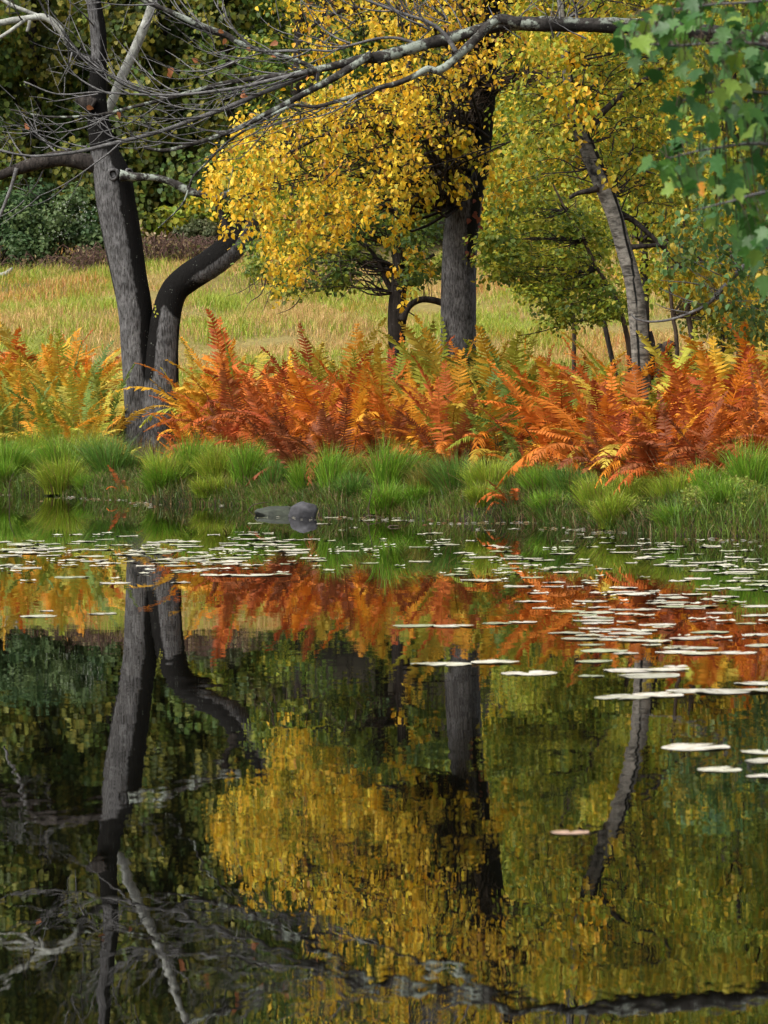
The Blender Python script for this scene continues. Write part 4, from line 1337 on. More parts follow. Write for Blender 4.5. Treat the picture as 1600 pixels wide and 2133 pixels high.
for (px, Y, poly, pal, lab, nl) in (
        (1500, 44, [(1370, 470), (1460, 440), (1650, 430), (1660, 720), (1560, 735), (1470, 700), (1400, 640)], YELGREEN + GREEN[2:], 'yellow green leafy shrub at the right edge behind the pale twig', 5200),
        (1190, 50, [(1010, 470), (1100, 420), (1290, 420), (1300, 640), (1200, 650), (1120, 620), (1060, 575)], YELGREEN[:4] + OLIVE[2:], 'airy lime leafed shrub behind the layered green tree', 4200)):
    lumpy_tree('leafy_shrub', lab, px, Y, [(px, 770, 5), (px + 6, 680, 4), (px - 8, 580, 3), (px, 480, 1.5)], [poly], pal, nl, (.045, .07), 60, (.15, .34), M['bark_brown'], dY=(-.8, 1.0), r_branch=.008, hang=.7, singles=40,
               cat='shrub')
# saplings right of the birch
for (px, w_, top, lab) in ((1408, 4.5, (1392, 560), 'thin brown sapling just right of the birch with sparse yellowing leaves'),
                           (1440, 6.5, (1430, 600), 'thicker grey sapling second right of the birch with yellow leaves')):
    lumpy_tree('sapling', lab, px, 41.5, [(px + 6, 790, w_ + 1), (px + 2, 720, w_), (px - 6, 660, w_ * .9), (top[0], top[1], w_ * .7), (top[0] - 6, 500, w_ * .5), (top[0] - 4, 430, 1)],
               [[(px - 40, 480), (px + 90, 480), (px + 150, 640), (px + 120, 720), (px + 20, 600), (px - 30, 620)]], YELGREEN[1:] + YEL[1:3], 900, (.05, .075), 22, (.1, .22), M['bark_brown'],
               dY=(-.6, .8), r_branch=.008, hang=.9, singles=30)

# old stump beside the birch
st = thing('stump', at(1385, 760, 41.0) * np.array((1, 1, 0)) + np.array((0, 0, gz(at(1385, 760, 41.0)[0], 41.0) - .03)), 'dark broken stump just right of the birch foot', 'stump')
sb = np.array(st.location)
V, F, t, nor = tube([sb, at(1383, 760, 41), at(1378, 735, 41), at(1380, 716, 41)], [.13, .10, .085, .05], 12, 20, .3, 61)
link('trunk', make_mesh('trunk', V - sb, F, extra={'stain_shade': np.zeros(len(V))}, smooth_shade=True), M['bark_dark'], st)
V, F, t, nor = tube([at(1386, 722, 40.95), at(1398, 718, 40.9), at(1405, 724, 40.9)], [.05, .045, .03], 8, 10, .25, 62)
link('broken_limb', make_mesh('broken_limb', V - sb, F, extra={'stain_shade': np.zeros(len(V))}, smooth_shade=True), M['bark_brown'], st)

# ------------------------------------------------------------------ background: thicket beyond the meadow
VT = [(-70, 94, 0), (70, 96, 1), (215, 95, 2), (345, 97, 3), (470, 95, 4)]
VL = ['vine smothered tree at the far left edge behind the forked tree', 'dark vine draped tree left of the forked tree stem', 'vine draped tree directly behind the forked tree stem',
      'vine draped tree right of the pale leaning limb', 'vine draped tree behind the left rim of the golden crown']
for (px, Y, i) in VT:
    lumpy_tree('vine_draped_tree', VL[i], px, Y, [(px, 540, 14), (px + 8, 300, 12), (px - 6, 0, 10), (px + 4, -250, 6)],
               [[(px - 90, -380), (px + 95, -380), (px + 100, 60), (px + 92, 380), (px + 60, 470), (px - 70, 470), (px - 95, 300)]],
               VINE, 17000, (.10, .165), 130, (.35, .85), M['bark_dark'], 'round', 70, squash=1.0, hang=1.1, up=.15, group='vine draped trees behind the meadow', dY=(-1.2, 2.6), face=.5)
BT = [(620, 93, OLIVE + GREEN, 'dense olive tree behind the golden crown, above the meadow edge'), (790, 95, OLIVE + GREEN[1:], 'dense green tree behind the slender dark trunk'),
      (960, 94, OLIVE + YELGREEN[:2], 'olive tree far behind the thick grey trunk'), (1140, 93, GREEN + OLIVE, 'dark green tree far behind, between grey trunk and birch'),
      (1330, 95, GREEN + OLIVE, 'dark green tree far behind the leaning birch'), (1520, 93, GREEN + YELGREEN[:3], 'green tree far behind at the right edge'),
      (1700, 95, GREEN + OLIVE, 'dark green tree far behind, mostly past the right edge'), (-250, 95, VINE, 'vine covered tree mostly past the left edge')]
for (px, Y, pal, lab) in BT:
    lumpy_tree('meadow_edge_tree', lab, px, Y, [(px, 560, 14), (px - 8, 300, 12), (px + 6, 0, 10), (px, -250, 6)],
               [[(px - 105, -380), (px + 110, -380), (px + 115, 60), (px + 110, 500), (px + 60, 575), (px - 70, 575), (px - 110, 480)]],
               pal, 11000, (.10, .16), 105, (.35, .8), M['bark_dark'], 'ovate', 0, hang=.8, dY=(-1.5, 2.5), group='trees along the far meadow edge')


def wood():
    """the far wooded rise: one mass, nothing to tell apart"""
    nb = 900
    x = rng.uniform(-34, 34, nb); y = rng.uniform(100, 150, nb)
    z = ground_z(x, y) + rng.uniform(0.3, 1.0, nb) * rng.uniform(1, 12, nb)
    Lv_ = blob_leaves(np.stack([x, y, z], 1), rng.uniform(.8, 2.0, nb), 52000, (.25, .45), GREEN + VINE[:4] + OLIVE[1:4], squash=.8)
    o = link('far_woodland', leaf_mesh('far_woodland', *Lv_[:1], *Lv_[1:], 'diamond'), M['leaf'])
    tag(o, 'dense dark woodland rising far behind the meadow', 'woodland', kind='stuff')
    b = Bunch()
    for i in range(70):
        xx, yy = rng.uniform(-30, 30), rng.uniform(100, 140)
        z0 = gz(xx, yy)
        b.tube([(xx, yy, z0 - .1), (xx + rng.normal() * .2, yy, z0 + 6), (xx + rng.normal() * .6, yy, z0 + 14)], [.2, .15, .06], 6, 8)
    tk = b.build('woodland_trunks', M['bark_dark'], o, np.zeros(3))


wood()

# shrubs and brush at the meadow's far edge


def shrub(name, label, px, py, Y, wpx, hpx, palette, n_leaf, size, nb, cat='bush', extra=None, group=None, stems=M['bark_brown'], shape='ovate'):
    P = at(px, py, Y); P[2] = gz(P[0], P[1]) - .03
    rt = thing(name, P, label, cat, group)
    w_, h_ = wpx * Y / FPX, hpx * Y / FPX
    C_ = P + np.stack([rng.uniform(-.5, .5, nb) * w_, rng.uniform(-.5, .5, nb) * w_ * .6, h_ * rng.uniform(.2, .85, nb)], 1)
    C_[:, 2] = P[2] + (C_[:, 2] - P[2]) * (.45 + 1.1 * vnoise(C_ * np.array((1.3, 1.3, 0)), 91))
    R_ = rng.uniform(.14, .3, nb) * min(w_, h_)
    Lv_ = blob_leaves(C_, R_, n_leaf, size, palette, squash=.8, hang=.3, shell=(.2, 1.05), up=.5)
    crown(rt, P, Lv_, shape, 0, 'foliage')
    b = Bunch()
    for c_ in C_:
        b.tube([P + rng.normal(size=3) * np.array((.2 * w_, .1 * w_, 0)), P * .4 + c_ * .6 + rng.normal(size=3) * .06, c_], [.016, .012, .004], 4, 7)
    b.build('stems', stems, rt, P)
    if extra is not None:
        Pe = P + np.stack([rng.normal(size=extra) * w_ * .18 + .1 * w_, -w_ * .3 + rng.normal(size=extra) * .1, h_ * rng.uniform(.45, 1.05, extra)], 1)
        me = leaf_mesh('blossom', Pe - P, rng.uniform(.025, .05, extra), rand_unit(extra), rand_unit(extra), np.tile((.42, .45, .38), (extra, 1)), 'diamond')
        link('blossom', me, M['leaf'], rt)['kind'] = 'stuff'
    return rt


shrub('bush', 'blue green bush with a spray of white bloom left of the forked tree', 130, 535, 90, 170, 135, BLUEGREEN, 7000, (.08, .13), 46, extra=230)
shrub('bush', 'blue green bush at the left edge beyond the meadow', 20, 540, 90.5, 150, 140, BLUEGREEN[:3], 6000, (.08, .13), 40)
shrub('bush', 'low yellow green bush between the forked tree stems', 365, 515, 90, 170, 105, VINE[2:] + YELGREEN, 4200, (.10, .16), 34, shape='round')
shrub('bush', 'small grey green bush behind the bent limb', 425, 530, 89, 110, 70, [(.10, .11, .05), (.13, .13, .06), (.09, .11, .045)], 2600, (.06, .10), 24)


def bramble(label, px, py, Y, wpx, hpx, nst):
    P = at(px, py, Y); P[2] = gz(P[0], P[1]) - .03
    rt = thing('bramble', P, label, 'bramble', 'dead brambles at the meadow edge')
    w_, h_ = wpx * Y / FPX, hpx * Y / FPX
    b = Bunch()
    for i in range(nst):
        p0 = P + np.array((rng.uniform(-.5, .5) * w_, rng.uniform(-.3, .3) * w_, 0))
        hk = .35 + 1.2 * vnoise(p0[None] * 1.1, 77)[0]
        e = p0 + np.array((rng.normal() * .5, rng.normal() * .3, rng.uniform(-.05, .3) * h_))
        mid = (p0 + e) / 2 + np.array((0, 0, rng.uniform(.4, 1.1) * h_ * hk))
        b.tube([p0, mid, e], [.010, .008, .004], 4, 9)
    b.build('stems', M['bark_bramble'], rt, P)
    nl = nst * 6
    Pl = P + np.stack([rng.uniform(-.55, .55, nl) * w_, rng.uniform(-.35, .35, nl) * w_, h_ * rng.random(nl) ** 1.6 * .9 + .04], 1)
    Pl[:, 2] = P[2] + (Pl[:, 2] - P[2]) * (.3 + 1.3 * vnoise(Pl * np.array((1.1, 1.1, 0)), 77))
    cl_ = np.array([(.17, .10, .06), (.12, .075, .055), (.28, .20, .10), (.13, .15, .05), (.38, .29, .16)])[rng.integers(0, 5, nl)]
    crown(rt, P, (Pl, rng.uniform(.06, .12, nl), rand_unit(nl) + np.array((0, 0, .6)), rand_unit(nl), cl_), 'diamond', 0, 'dead_leaves')


M['bark_bramble'] = bark_material('bramble_cane', (.12, .075, .06), (.06, .035, .03), (.02, .02, .02), bump=.1)
bramble('brown bramble tangle just right of the forked tree stem', 345, 535, 87.5, 120, 58, 120)
bramble('brown bramble tangle behind the bent limb', 440, 530, 88, 120, 52, 100)
bramble('brown bramble tangle left of the forked tree under the bush', 200, 550, 87, 90, 46, 80)
bramble('brown bramble tangle at the left edge of the meadow', 90, 556, 89.5, 110, 40, 80)
fl = at(5, 560, 87); fl[2] = gz(fl[0], fl[1])
V, F, t, nor = tube([fl + (-.5, 0, .02), fl + (0, 0, .1), fl + (.12, 0, .16), fl + (.22, .02, .26)], [.06, .06, .05, .02], 8, 14, .15, 71)
tag(link('fallen_branch', make_mesh('fallen_branch', V - fl, F, extra={'stain_shade': np.zeros(len(V))}, smooth_shade=True), M['bark_pale'], loc=fl), 'bleached fallen branch end at the left edge of the meadow', 'branch')

# ------------------------------------------------------------------ overhanging tree on the right bank (trunk past the frame)
YO = 38.1
P = at(2050, 900, YO); P[2] = gz(P[0], P[1]) - .1
root, base = thing('overhanging_tree', P, 'lichened bare limb with grey twigs reaching over the pond from the right', 'tree'), P
TPo = np.array([P, P + (0, 0, 1.5), P + (-.1, 0, 3.2), P + (-.1, .1, 5), P + (0, .2, 7.5), P + (.2, 0, 11)])
V, F, t, nor = tube(TPo, [.34, .27, .24, .2, .15, .05], 18, 60, .06, 81)
link('trunk', make_mesh('trunk', V - base, F, extra={'stain_shade': np.zeros(len(V))}, smooth_shade=True), M['bark_grey'], root)


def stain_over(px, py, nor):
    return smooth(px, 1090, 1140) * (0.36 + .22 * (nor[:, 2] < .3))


limb('limb', root, base, [(2050, 240, 24), (1850, 150, 21), (1640, 95, 19), (1450, 66, 17.5), (1340, 56, 16.5), (1250, 53, 15.5), (1130, 50, 15.5), (1060, 50, 14), (1000, 62, 12), (940, 78, 12), (870, 97, 12), (800, 117, 12),
                          (760, 122, 10), (700, 136, 8), (650, 147, 7), (600, 158, 7), (560, 160, 6), (500, 168, 5), (450, 178, 5), (350, 205, 4), (280, 222, 3.5), (200, 240, 3), (100, 243, 2.2), (20, 228, 1.6)],
     YO, M['bark_lichen'], 18, .24, stain_over, 240, 82)
limb('limb', root, base, [(1085, 48, 11), (1040, 40, 11), (1010, 62, 10), (985, 88, 9.5), (955, 115, 9.5), (930, 138, 9), (908, 147, 8), (890, 144, 7.5), (860, 160, 6.5), (820, 176, 6), (800, 180, 5.5), (740, 199, 4.5), (660, 222, 4),
                          (610, 220, 3.5), (540, 255, 3), (475, 295, 2.6), (425, 345, 2.4), (400, 372, 2.2), (380, 425, 2), (330, 475, 1.5)], YO - .2, M['bark_lichen'], 10, .14, None, 130, 83)
limb('limb', root, base, [(775, 112, 9), (735, 138, 8), (690, 165, 7.5), (625, 200, 6.5), (550, 240, 6), (490, 270, 5.5), (440, 288, 5), (400, 300, 4.5), (345, 313, 4), (300, 308, 3)], YO - .1, M['bark_lichen'], 9, .1, None, 60, 84)
limb('limb', root, base, [(655, 148, 7), (600, 172, 5.5), (530, 200, 5), (470, 225, 5), (400, 250, 4.5), (330, 275, 4.5), (230, 300, 4), (150, 318, 3.5), (60, 325, 2.5), (0, 312, 1.8)], YO + .1, M['bark_twig'], 8, .08, None, 60, 85)
limb('limb', root, base, [(660, 148, 6), (635, 133, 5.5), (600, 120, 5), (545, 105, 5), (500, 90, 6), (470, 72, 6.5), (435, 60, 7), (385, 38, 6), (340, 18, 5), (300, 2, 4.5), (240, -30, 3.5), (160, -50, 2.5)], YO + .2, M['bark_lichen'], 9, .12, None, 60, 86)
limb('limb', root, base, [(640, 150, 5), (560, 168, 4), (500, 182, 3.5), (430, 192, 3), (360, 198, 2.8), (270, 196, 2.5), (200, 192, 2), (120, 196, 1.6), (50, 170, 1.4)], YO - .3, M['bark_twig'], 7, .06, None, 50, 87)
limb('limb', root, base, [(950, 108, 5.5), (938, 88, 5), (920, 65, 4.5), (890, 45, 4), (850, 32, 3.5), (800, 14, 3), (750, -6, 2.6), (690, -40, 2)], YO - .3, M['bark_twig'], 7, .06, None, 40, 88)
limb('limb', root, base, [(870, 92, 4), (830, 80, 3.2), (790, 80, 3), (740, 92, 2.8), (690, 106, 2.5), (640, 104, 2.2), (560, 108, 2), (480, 130, 1.8), (420, 150, 1.4)], YO + .3, M['bark_twig'], 7, .06, None, 40, 89)
limb('limb', root, base, [(1800, 420, 8), (1680, 460, 7), (1600, 515, 5.5), (1560, 545, 5), (1520, 585, 5), (1490, 618, 4.5), (1470, 636, 4), (1430, 655, 3), (1390, 667, 2.6), (1350, 670, 2.2), (1325, 664, 1.8), (1315, 655, 1.4)],
     YO - .4, M['bark_twig'], 8, .06, None, 60, 90)
limb('limb', root, base, [(2055, 380, 14), (1920, 390, 11), (1800, 420, 8)], YO - .2, M['bark_twig'], 9, .06, None, 16, 91)
tw = Bunch()


def px_twig(x, y, ang, L, r, curl, Y, depth):
    pts, a_ = [], ang
    n_ = 7
    yy = Y
    dy = rng.normal() * .05
    for i in range(n_):
        pts.append(at(x, y, yy))
        x += math.cos(a_) * L / n_; y -= math.sin(a_) * L / n_
        a_ += curl / n_ + rng.normal() * .05
        yy += dy
        if depth > 0 and i > 0 and rng.random() < .62:
            sgn = rng.choice((-1, 1))
            px_twig(x, y, a_ + sgn * rng.uniform(.3, .65), L * rng.uniform(.3, .6), r * .6, -sgn * rng.uniform(.2, .9) * .6 - .25, yy, depth - 1)
    tw.tube(pts, np.linspace(r, r * .35, n_) * YO / FPX, 4, 12)


parents = [([(760, 122), (650, 147), (560, 160), (450, 178), (350, 205), (200, 240), (100, 243)], 12), ([(690, 165), (550, 240), (440, 288), (345, 313)], 6),
           ([(600, 172), (470, 225), (330, 275), (230, 300), (60, 325)], 11), ([(545, 105), (435, 60), (340, 18), (240, -30)], 8), ([(560, 168), (430, 192), (270, 196), (120, 196)], 8),
           ([(938, 88), (850, 32), (750, -6)], 7), ([(800, 180), (660, 222), (540, 255)], 5), ([(790, 80), (640, 104), (480, 130)], 8)]
for pts, cnt in parents:
    pts = np.array(pts, float)
    for k in range(cnt):
        s = rng.random() * (len(pts) - 1); i = int(s); f = s - i
        x, y = pts[i] * (1 - f) + pts[i + 1] * f
        dx, dy = pts[i + 1] - pts[i]
        a_ = math.atan2(-dy, dx)
        sgn = rng.choice((-1, 1))
        # leftward twigs leave downhill and curl up at the tip
        px_twig(x, y, a_ + sgn * rng.uniform(.15, .5), rng.uniform(90, 260), rng.uniform(1.6, 2.5), -rng.uniform(.2, 1.15), YO + rng.normal() * .25, 1)
for k in range(26):
    px_twig(rng.uniform(620, 1240), rng.uniform(35, 90), rng.uniform(.3, 2.9), rng.uniform(40, 130), 1.8, rng.normal() * .5, YO + rng.normal() * .2, 1)
for (x, y, a_, L, cu) in ((1500, 608, 2.75, 150, .35), (1470, 636, 2.9, 120, -.3), (1520, 585, 2.6, 140, .5), (1545, 560, 2.9, 110, .3), (1440, 652, 3.0, 90, -.5), (1480, 630, 3.3, 70, -.7), (1560, 545, 2.3, 90, .5)):
    px_twig(x, y, a_, L, 1.8, cu, YO - .4, 0)
tw.build('twigs', M['bark_twig'], root, base)
qx = np.array([355, 412, 500, 505, 575, 640, 580, 350, 470, 180, 245, 60, 455, 515]); qy = np.array([140, 130, 200, 190, 120, 165, 88, 150, 80, 222, 232, 270, 63, 98])
qn = len(qx)
leaf_objects(root, base, at_n(qx.astype(float), qy.astype(float), np.full(qn, YO - .05)), rng.uniform(.05, .09, qn), np.tile((0, -1., .3), (qn, 1)) + rng.normal(size=(qn, 3)) * .5, rng.normal(size=(qn, 3)) + np.array((0, 0, -.6)),
             np.tile((.34, .13, .05), (qn, 1)) * rng.uniform(.7, 1.2, (qn, 1)), name='dead_leaf')
poly = [(1390, 470), (1470, 430), (1640, 430), (1660, 700), (1560, 690), (1480, 640), (1420, 620), (1380, 560)]
C, rr = blobs_from_poly(poly, 37.0, 38.4, 60, .10, .22)
Lv = blob_leaves(C, rr, 1700, (.05, .085), [(.06, .14, .045), (.08, .17, .05), (.10, .19, .05), (.15, .2, .04), (.4, .3, .03)], squash=1.1, hang=1.2, shell=(.1, 1.2), up=.1, face=.3)
crown(root, base, Lv, 'ovate', 140, 'foliage')
branches_to(root, base, px_path([(1680, 460, 5), (1600, 515, 4), (1540, 565, 4), (1490, 618, 3), (1720, 600, 4)], YO - .4)[0], C[:40], .006, M['bark_twig'], sag=.1)

# ------------------------------------------------------------------ maple bough close to the camera (trunk past the frame on the right bank)
YMP = 14.2
P = np.array((3.7, 14.6, 0.0)); P[2] = gz(3.7, 14.6) - .05
root, base = thing('maple_tree', P, 'near maple bough with large green lobed leaves hanging at top right', 'tree'), P
V, F, t, nor = tube([P, P + (0, 0, 1), P + (-.05, 0, 2.2), P + (-.1, -.1, 3.6), P + (-.1, -.1, 5.2)], [.13, .1, .09, .07, .03], 14, 40, .06, 101)
link('trunk', make_mesh('trunk', V - base, F, extra={'stain_shade': np.zeros(len(V))}, smooth_shade=True), M['bark_grey'], root)
mb = [[P + (-.06, 0, 2.5), at(2200, 80, 14.4), at(1800, 120, 14.3), at(1560, 90, 14.1), at(1400, 95, 14.0), at(1300, 85, 13.9)],
      [P + (-.05, 0, 2.1), at(2150, 350, 14.4), at(1800, 330, 14.3), at(1600, 300, 14.2), at(1480, 310, 14.2), at(1390, 330, 14.2)],
      [P + (-.05, 0, 2.3), at(2150, 250, 14.8), at(1800, 240, 14.7), at(1640, 200, 14.6), at(1500, 190, 14.5), at(1420, 210, 14.4)],
      [P + (-.05, 0, 1.9), at(2150, 480, 14.2), at(1800, 430, 14.0), at(1620, 400, 13.9), at(1520, 420, 13.9), at(1440, 440, 13.9)],
      [P + (-.08, 0, 2.8), at(2200, -80, 14.8), at(1800, -40, 14.5), at(1600, 0, 14.5), at(1480, 10, 14.4), at(1400, 20, 14.3)]]
for q in mb:
    V, F, t, nor = tube(q, [.03, .022, .014, .007, .004, .002], 7, 40, .04, 102)
    link('bough', make_mesh('bough', V - base, F, extra={'stain_shade': np.zeros(len(V))}, smooth_shade=True), M['bark_twig'], root)
# lobed leaf outline
ml = [(0, 0), (.16, -.06), (.30, .04), (.46, .10), (.36, .22), (.50, .34), (.56, .52), (.38, .50), (.27, .52), (.20, .62), (.22, .78), (.10, .84), (0, 1.05)]
ml = ml + [(-x, y) for x, y in ml[-2:0:-1]]
mv = np.array([(0, .32, -.03)] + [(x * .95, y, .10 * abs(x) - .10 * max(0, y - .5) ** 1.2 - .03 * (i % 3 == 0)) for i, (x, y) in enumerate(ml)])
mf = np.array([(0, i + 1, (i + 1) % len(ml) + 1) for i in range(len(ml))])
TEMPL['maple'] = (mv, mf)
mpoly = [(1262, 40), (1330, 25), (1372, 0), (1440, -30), (1640, -30), (1640, 480), (1560, 520), (1500, 470), (1415, 430), (1395, 380), (1345, 345), (1350, 310), (1400, 280), (1395, 240), (1420, 200), (1370, 150), (1330, 120), (1290, 130)]
px, py = fill_poly(mpoly, 310)
k = ~((px < 1400) & (py > 175) & (py < 290))
px2, py2 = fill_poly([(1265, 30), (1400, 15), (1620, 20), (1620, 120), (1400, 110), (1285, 120)], 55)
px, py, k = np.concatenate([px, px2]), np.concatenate([py, py2]), np.concatenate([k, np.ones(55, bool)])
px, py = px[k], py[k]
Yl = rng.uniform(13.6, 15.0, len(px))
Pm = at_n(px, py, Yl)
nm = len(px)
mc = np.array([(.04, .12, .022), (.06, .165, .025), (.09, .21, .03), (.05, .14, .035), (.18, .28, .035), (.08, .17, .05)])[rng.integers(0, 6, nm)] * rng.uniform(.75, 1.15, (nm, 1))
mc[rng.random(nm) < .012] = (.6, .25, .02)
leaf_objects(root, base, Pm, rng.uniform(.038, .09, nm), unit(np.array((0, -.6, .3)) + rng.normal(size=(nm, 3)) * .62), np.array((-.1, 0, -1)) + rng.normal(size=(nm, 3)) * .45, mc, 'maple', M['maple'])
# leaf stalks back to the boughs
bp_ = np.vstack([catmull(np.array(q), 60)[12:] for q in mb])
far_ = bp_[project(bp_)[0] > 1650]
Pf = far_[rng.integers(0, len(far_), 900)] + rng.normal(size=(900, 3)) * np.array((.12, .16, .14)) + np.array((0, 0, -.06))
mf_ = leaf_mesh('foliage', Pf - base, rng.uniform(.038, .09, 900), unit(np.array((0, -.6, .3)) + rng.normal(size=(900, 3)) * .62), np.array((-.1, 0, -1)) + rng.normal(size=(900, 3)) * .45,
                np.array([(.035, .11, .025), (.05, .14, .025), (.07, .165, .028), (.12, .2, .03)])[rng.integers(0, 4, 900)], 'maple')
link('foliage', mf_, M['leaf'], root)['kind'] = 'stuff'
b = Bunch()
for i in range(nm):
    j = np.argmin(np.linalg.norm((bp_ - Pm[i]) * np.array((1, .6, 1)), axis=1))
    b.tube([bp_[j], (bp_[j] + Pm[i]) / 2 + np.array((0, 0, .03)), Pm[i]], [.0022, .0016, .001], 3, 6)
b.build('leaf_stalks', M['bark_stalk'] if 'bark_stalk' in M else M['bark_brown'], root, base)

# ------------------------------------------------------------------ boulder, sticks and litter at the waterline


def rock(name, label, c, sx, sy, sz, col, seed, mat_seed=0):
    nu, nv = 30, 18
    V, F = [], []
    for j in range(nv + 1):
        th = math.pi * j / nv
        for i in range(nu):
            ph = 2 * math.pi * i / nu
            V.append((math.sin(th) * math.cos(ph), math.sin(th) * math.sin(ph), math.cos(th)))
    V = np.array(V)
    rc = np.random.default_rng(seed)
    for _ in range(9):                       # cleave flat faces off the ball
        d_ = unit(rc.normal(size=3) + np.array((0, 0, .25)))
        lim = rc.uniform(.5, .78)
        q_ = V @ d_
        V = V - np.maximum(q_ - lim, 0)[:, None] * d_ * .92
    V = V * (.93 + .14 * vnoise(V * 4 + seed, seed) + .06 * vnoise(V * 11 + seed, seed + 1))[:, None]
    V = V * np.array((sx, sy, sz))
    for j in range(nv):
        for i in range(nu):
            F.append((j * nu + i, (j + 1) * nu + i, (j + 1) * nu + (i + 1) % nu, j * nu + (i + 1) % nu))
    me = make_mesh(name, V, np.array(F), smooth_shade=True)
    m_, n_, l_, o_ = new_mat(name + '_stone')
    tc_ = n_.new('ShaderNodeTexCoord'); z_ = n_.new('ShaderNodeTexNoise'); z_.inputs['Scale'].default_value = 14; z_.inputs['Detail'].default_value = 8
    l_.new(tc_.outputs['Object'], z_.inputs['Vector'])
    rp = n_.new('ShaderNodeValToRGB'); rp.color_ramp.elements[0].position = .35; rp.color_ramp.elements[1].position = .7
    rp.color_ramp.elements[0].color = (*[q * .35 for q in col], 1); rp.color_ramp.elements[1].color = (*col, 1)
    l_.new(z_.outputs['Fac'], rp.inputs['Fac'])
    p_ = n_.new('ShaderNodeBsdfPrincipled'); p_.inputs['Roughness'].default_value = .8
    l_.new(rp.outputs['Color'], p_.inputs['Base Color'])
    b_ = n_.new('ShaderNodeBump'); b_.inputs['Strength'].default_value = .6; b_.inputs['Distance'].default_value = .02
    l_.new(z_.outputs['Fac'], b_.inputs['Height']); l_.new(b_.outputs[0], p_.inputs['Normal'])
    l_.new(p_.outputs[0], o_.inputs['Surface'])
    o = link(name, me, m_, loc=c)
    return tag(o, label, 'rock')


w0 = water_at(632, 1078)
rock('boulder', 'grey rounded boulder at the water edge', w0 + (0, .08, -.01), .185, .18, .15, (.06, .06, .066), 5)
w1 = water_at(580, 1073)
rock('flat_rock', 'low mossy flat stone against the left side of the boulder', w1 + (-.02, .05, -.01), .24, .2, .11, (.05, .06, .04), 9)
STK = [((512, 1062), (528, 1052), (550, 1047), (562, 1046), .006, 'thin curved stick rising from the water left of the boulder'),
       ((770, 1080), (768, 1060), (772, 1035), (778, 1010), .006, 'thin upright dead stem in the water right of the boulder'),
       ((745, 1083), (762, 1078), (770, 1074), (800, 1078), .006, 'short dead twig lying at the foot of the upright stem'),
       ((1180, 1090), (1200, 1080), (1225, 1068), (1250, 1060), .012, 'bleached stick leaning out of the bank below the birch'),
       ((1372, 1100), (1380, 1085), (1385, 1075), (1392, 1068), .012, 'dark stub of wood standing in the shallows at the right'),
       ((1365, 1102), (1385, 1098), (1400, 1094), (1415, 1096), .012, 'dark stick lying in the shallows by the wood stub'),
       ((20, 1050), (19, 1020), (22, 1000), (30, 982), .006, 'thin bent dead stem in the water at the far left'),
       ((800, 1098), (812, 1096), (824, 1095), (832, 1097), .007, 'short dark stick floating below the bright green tussocks'),
       ((1052, 1078), (1072, 1062), (1085, 1050), (1098, 1042), .007, 'brown stick rising beside the rusty frond at the water')]
for a_, b_, c_, d_, r_, lab in STK:
    w_ = water_at(a_[0], max(a_[1], 1036))
    pts = [w_ + (0, 0, -.03)] + [at(q[0], q[1], w_[1]) for q in (b_, c_, d_)]
    for q in pts[1:]:
        q[2] = max(q[2], .006)
    V, F, t, nor = tube(pts, [r_, r_, r_ * .8, r_ * .4], 6, 16, .1, 111)
    tag(link('stick', make_mesh('stick', V - w_, F, extra={'stain_shade': np.zeros(len(V))}, smooth_shade=True), M['bark_brown'], loc=w_), lab, 'stick', 'sticks at the waterline')

# creeping plant mat at the right end of the bank
for (px, py, wpx, hpx, lab) in ((1545, 1108, 140, 46, 'pale green creeping plant mat spilling to the water at the right end'), (1450, 1106, 110, 36, 'pale green creeping plant mat left of the one at the right end'),
                                (1330, 1100, 90, 30, 'low leafy mat on the waterline below the olive tussock')):
    w_ = water_at(px, py)
    P = np.array((w_[0], w_[1] + .35, 0.0)); P[2] = max(gz(P[0], P[1]), .02)
    rt = thing('creeping_plant', P, lab, 'plant', 'creeping plants on the right bank')
    nl = int(wpx * 26)
    wd, hh = wpx * w_[1] / FPX, hpx * w_[1] / FPX
    q = rng.normal(size=(nl, 3)) * np.array((wd * .27, .35, 0))
    Pl = P + q
    Pl[:, 2] = np.maximum(ground_z(Pl[:, 0], Pl[:, 1]), 0) + hh * rng.random(nl) * np.exp(-(q[:, 0] / (wd * .4)) ** 2)
    cc = np.array([(.22, .28, .04), (.28, .31, .05), (.17, .24, .03), (.30, .28, .06)])[rng.integers(0, 4, nl)] * rng.uniform(.7, 1.2, (nl, 1))
    crown(rt, P, (Pl, rng.uniform(.02, .04, nl), rand_unit(nl) + np.array((0, -.2, .8)), rand_unit(nl), cc), 'diamond', 0, 'foliage')
    b = Bunch()
    for i in range(24):
        e = Pl[rng.integers(0, nl)]
        b.tube([P + (rng.normal() * .1, 0, -.02), (P + e) / 2 + (0, 0, .03), e], [.004, .003, .0015], 3, 6)
    b.build('stems', M['bark_brown'], rt, P)


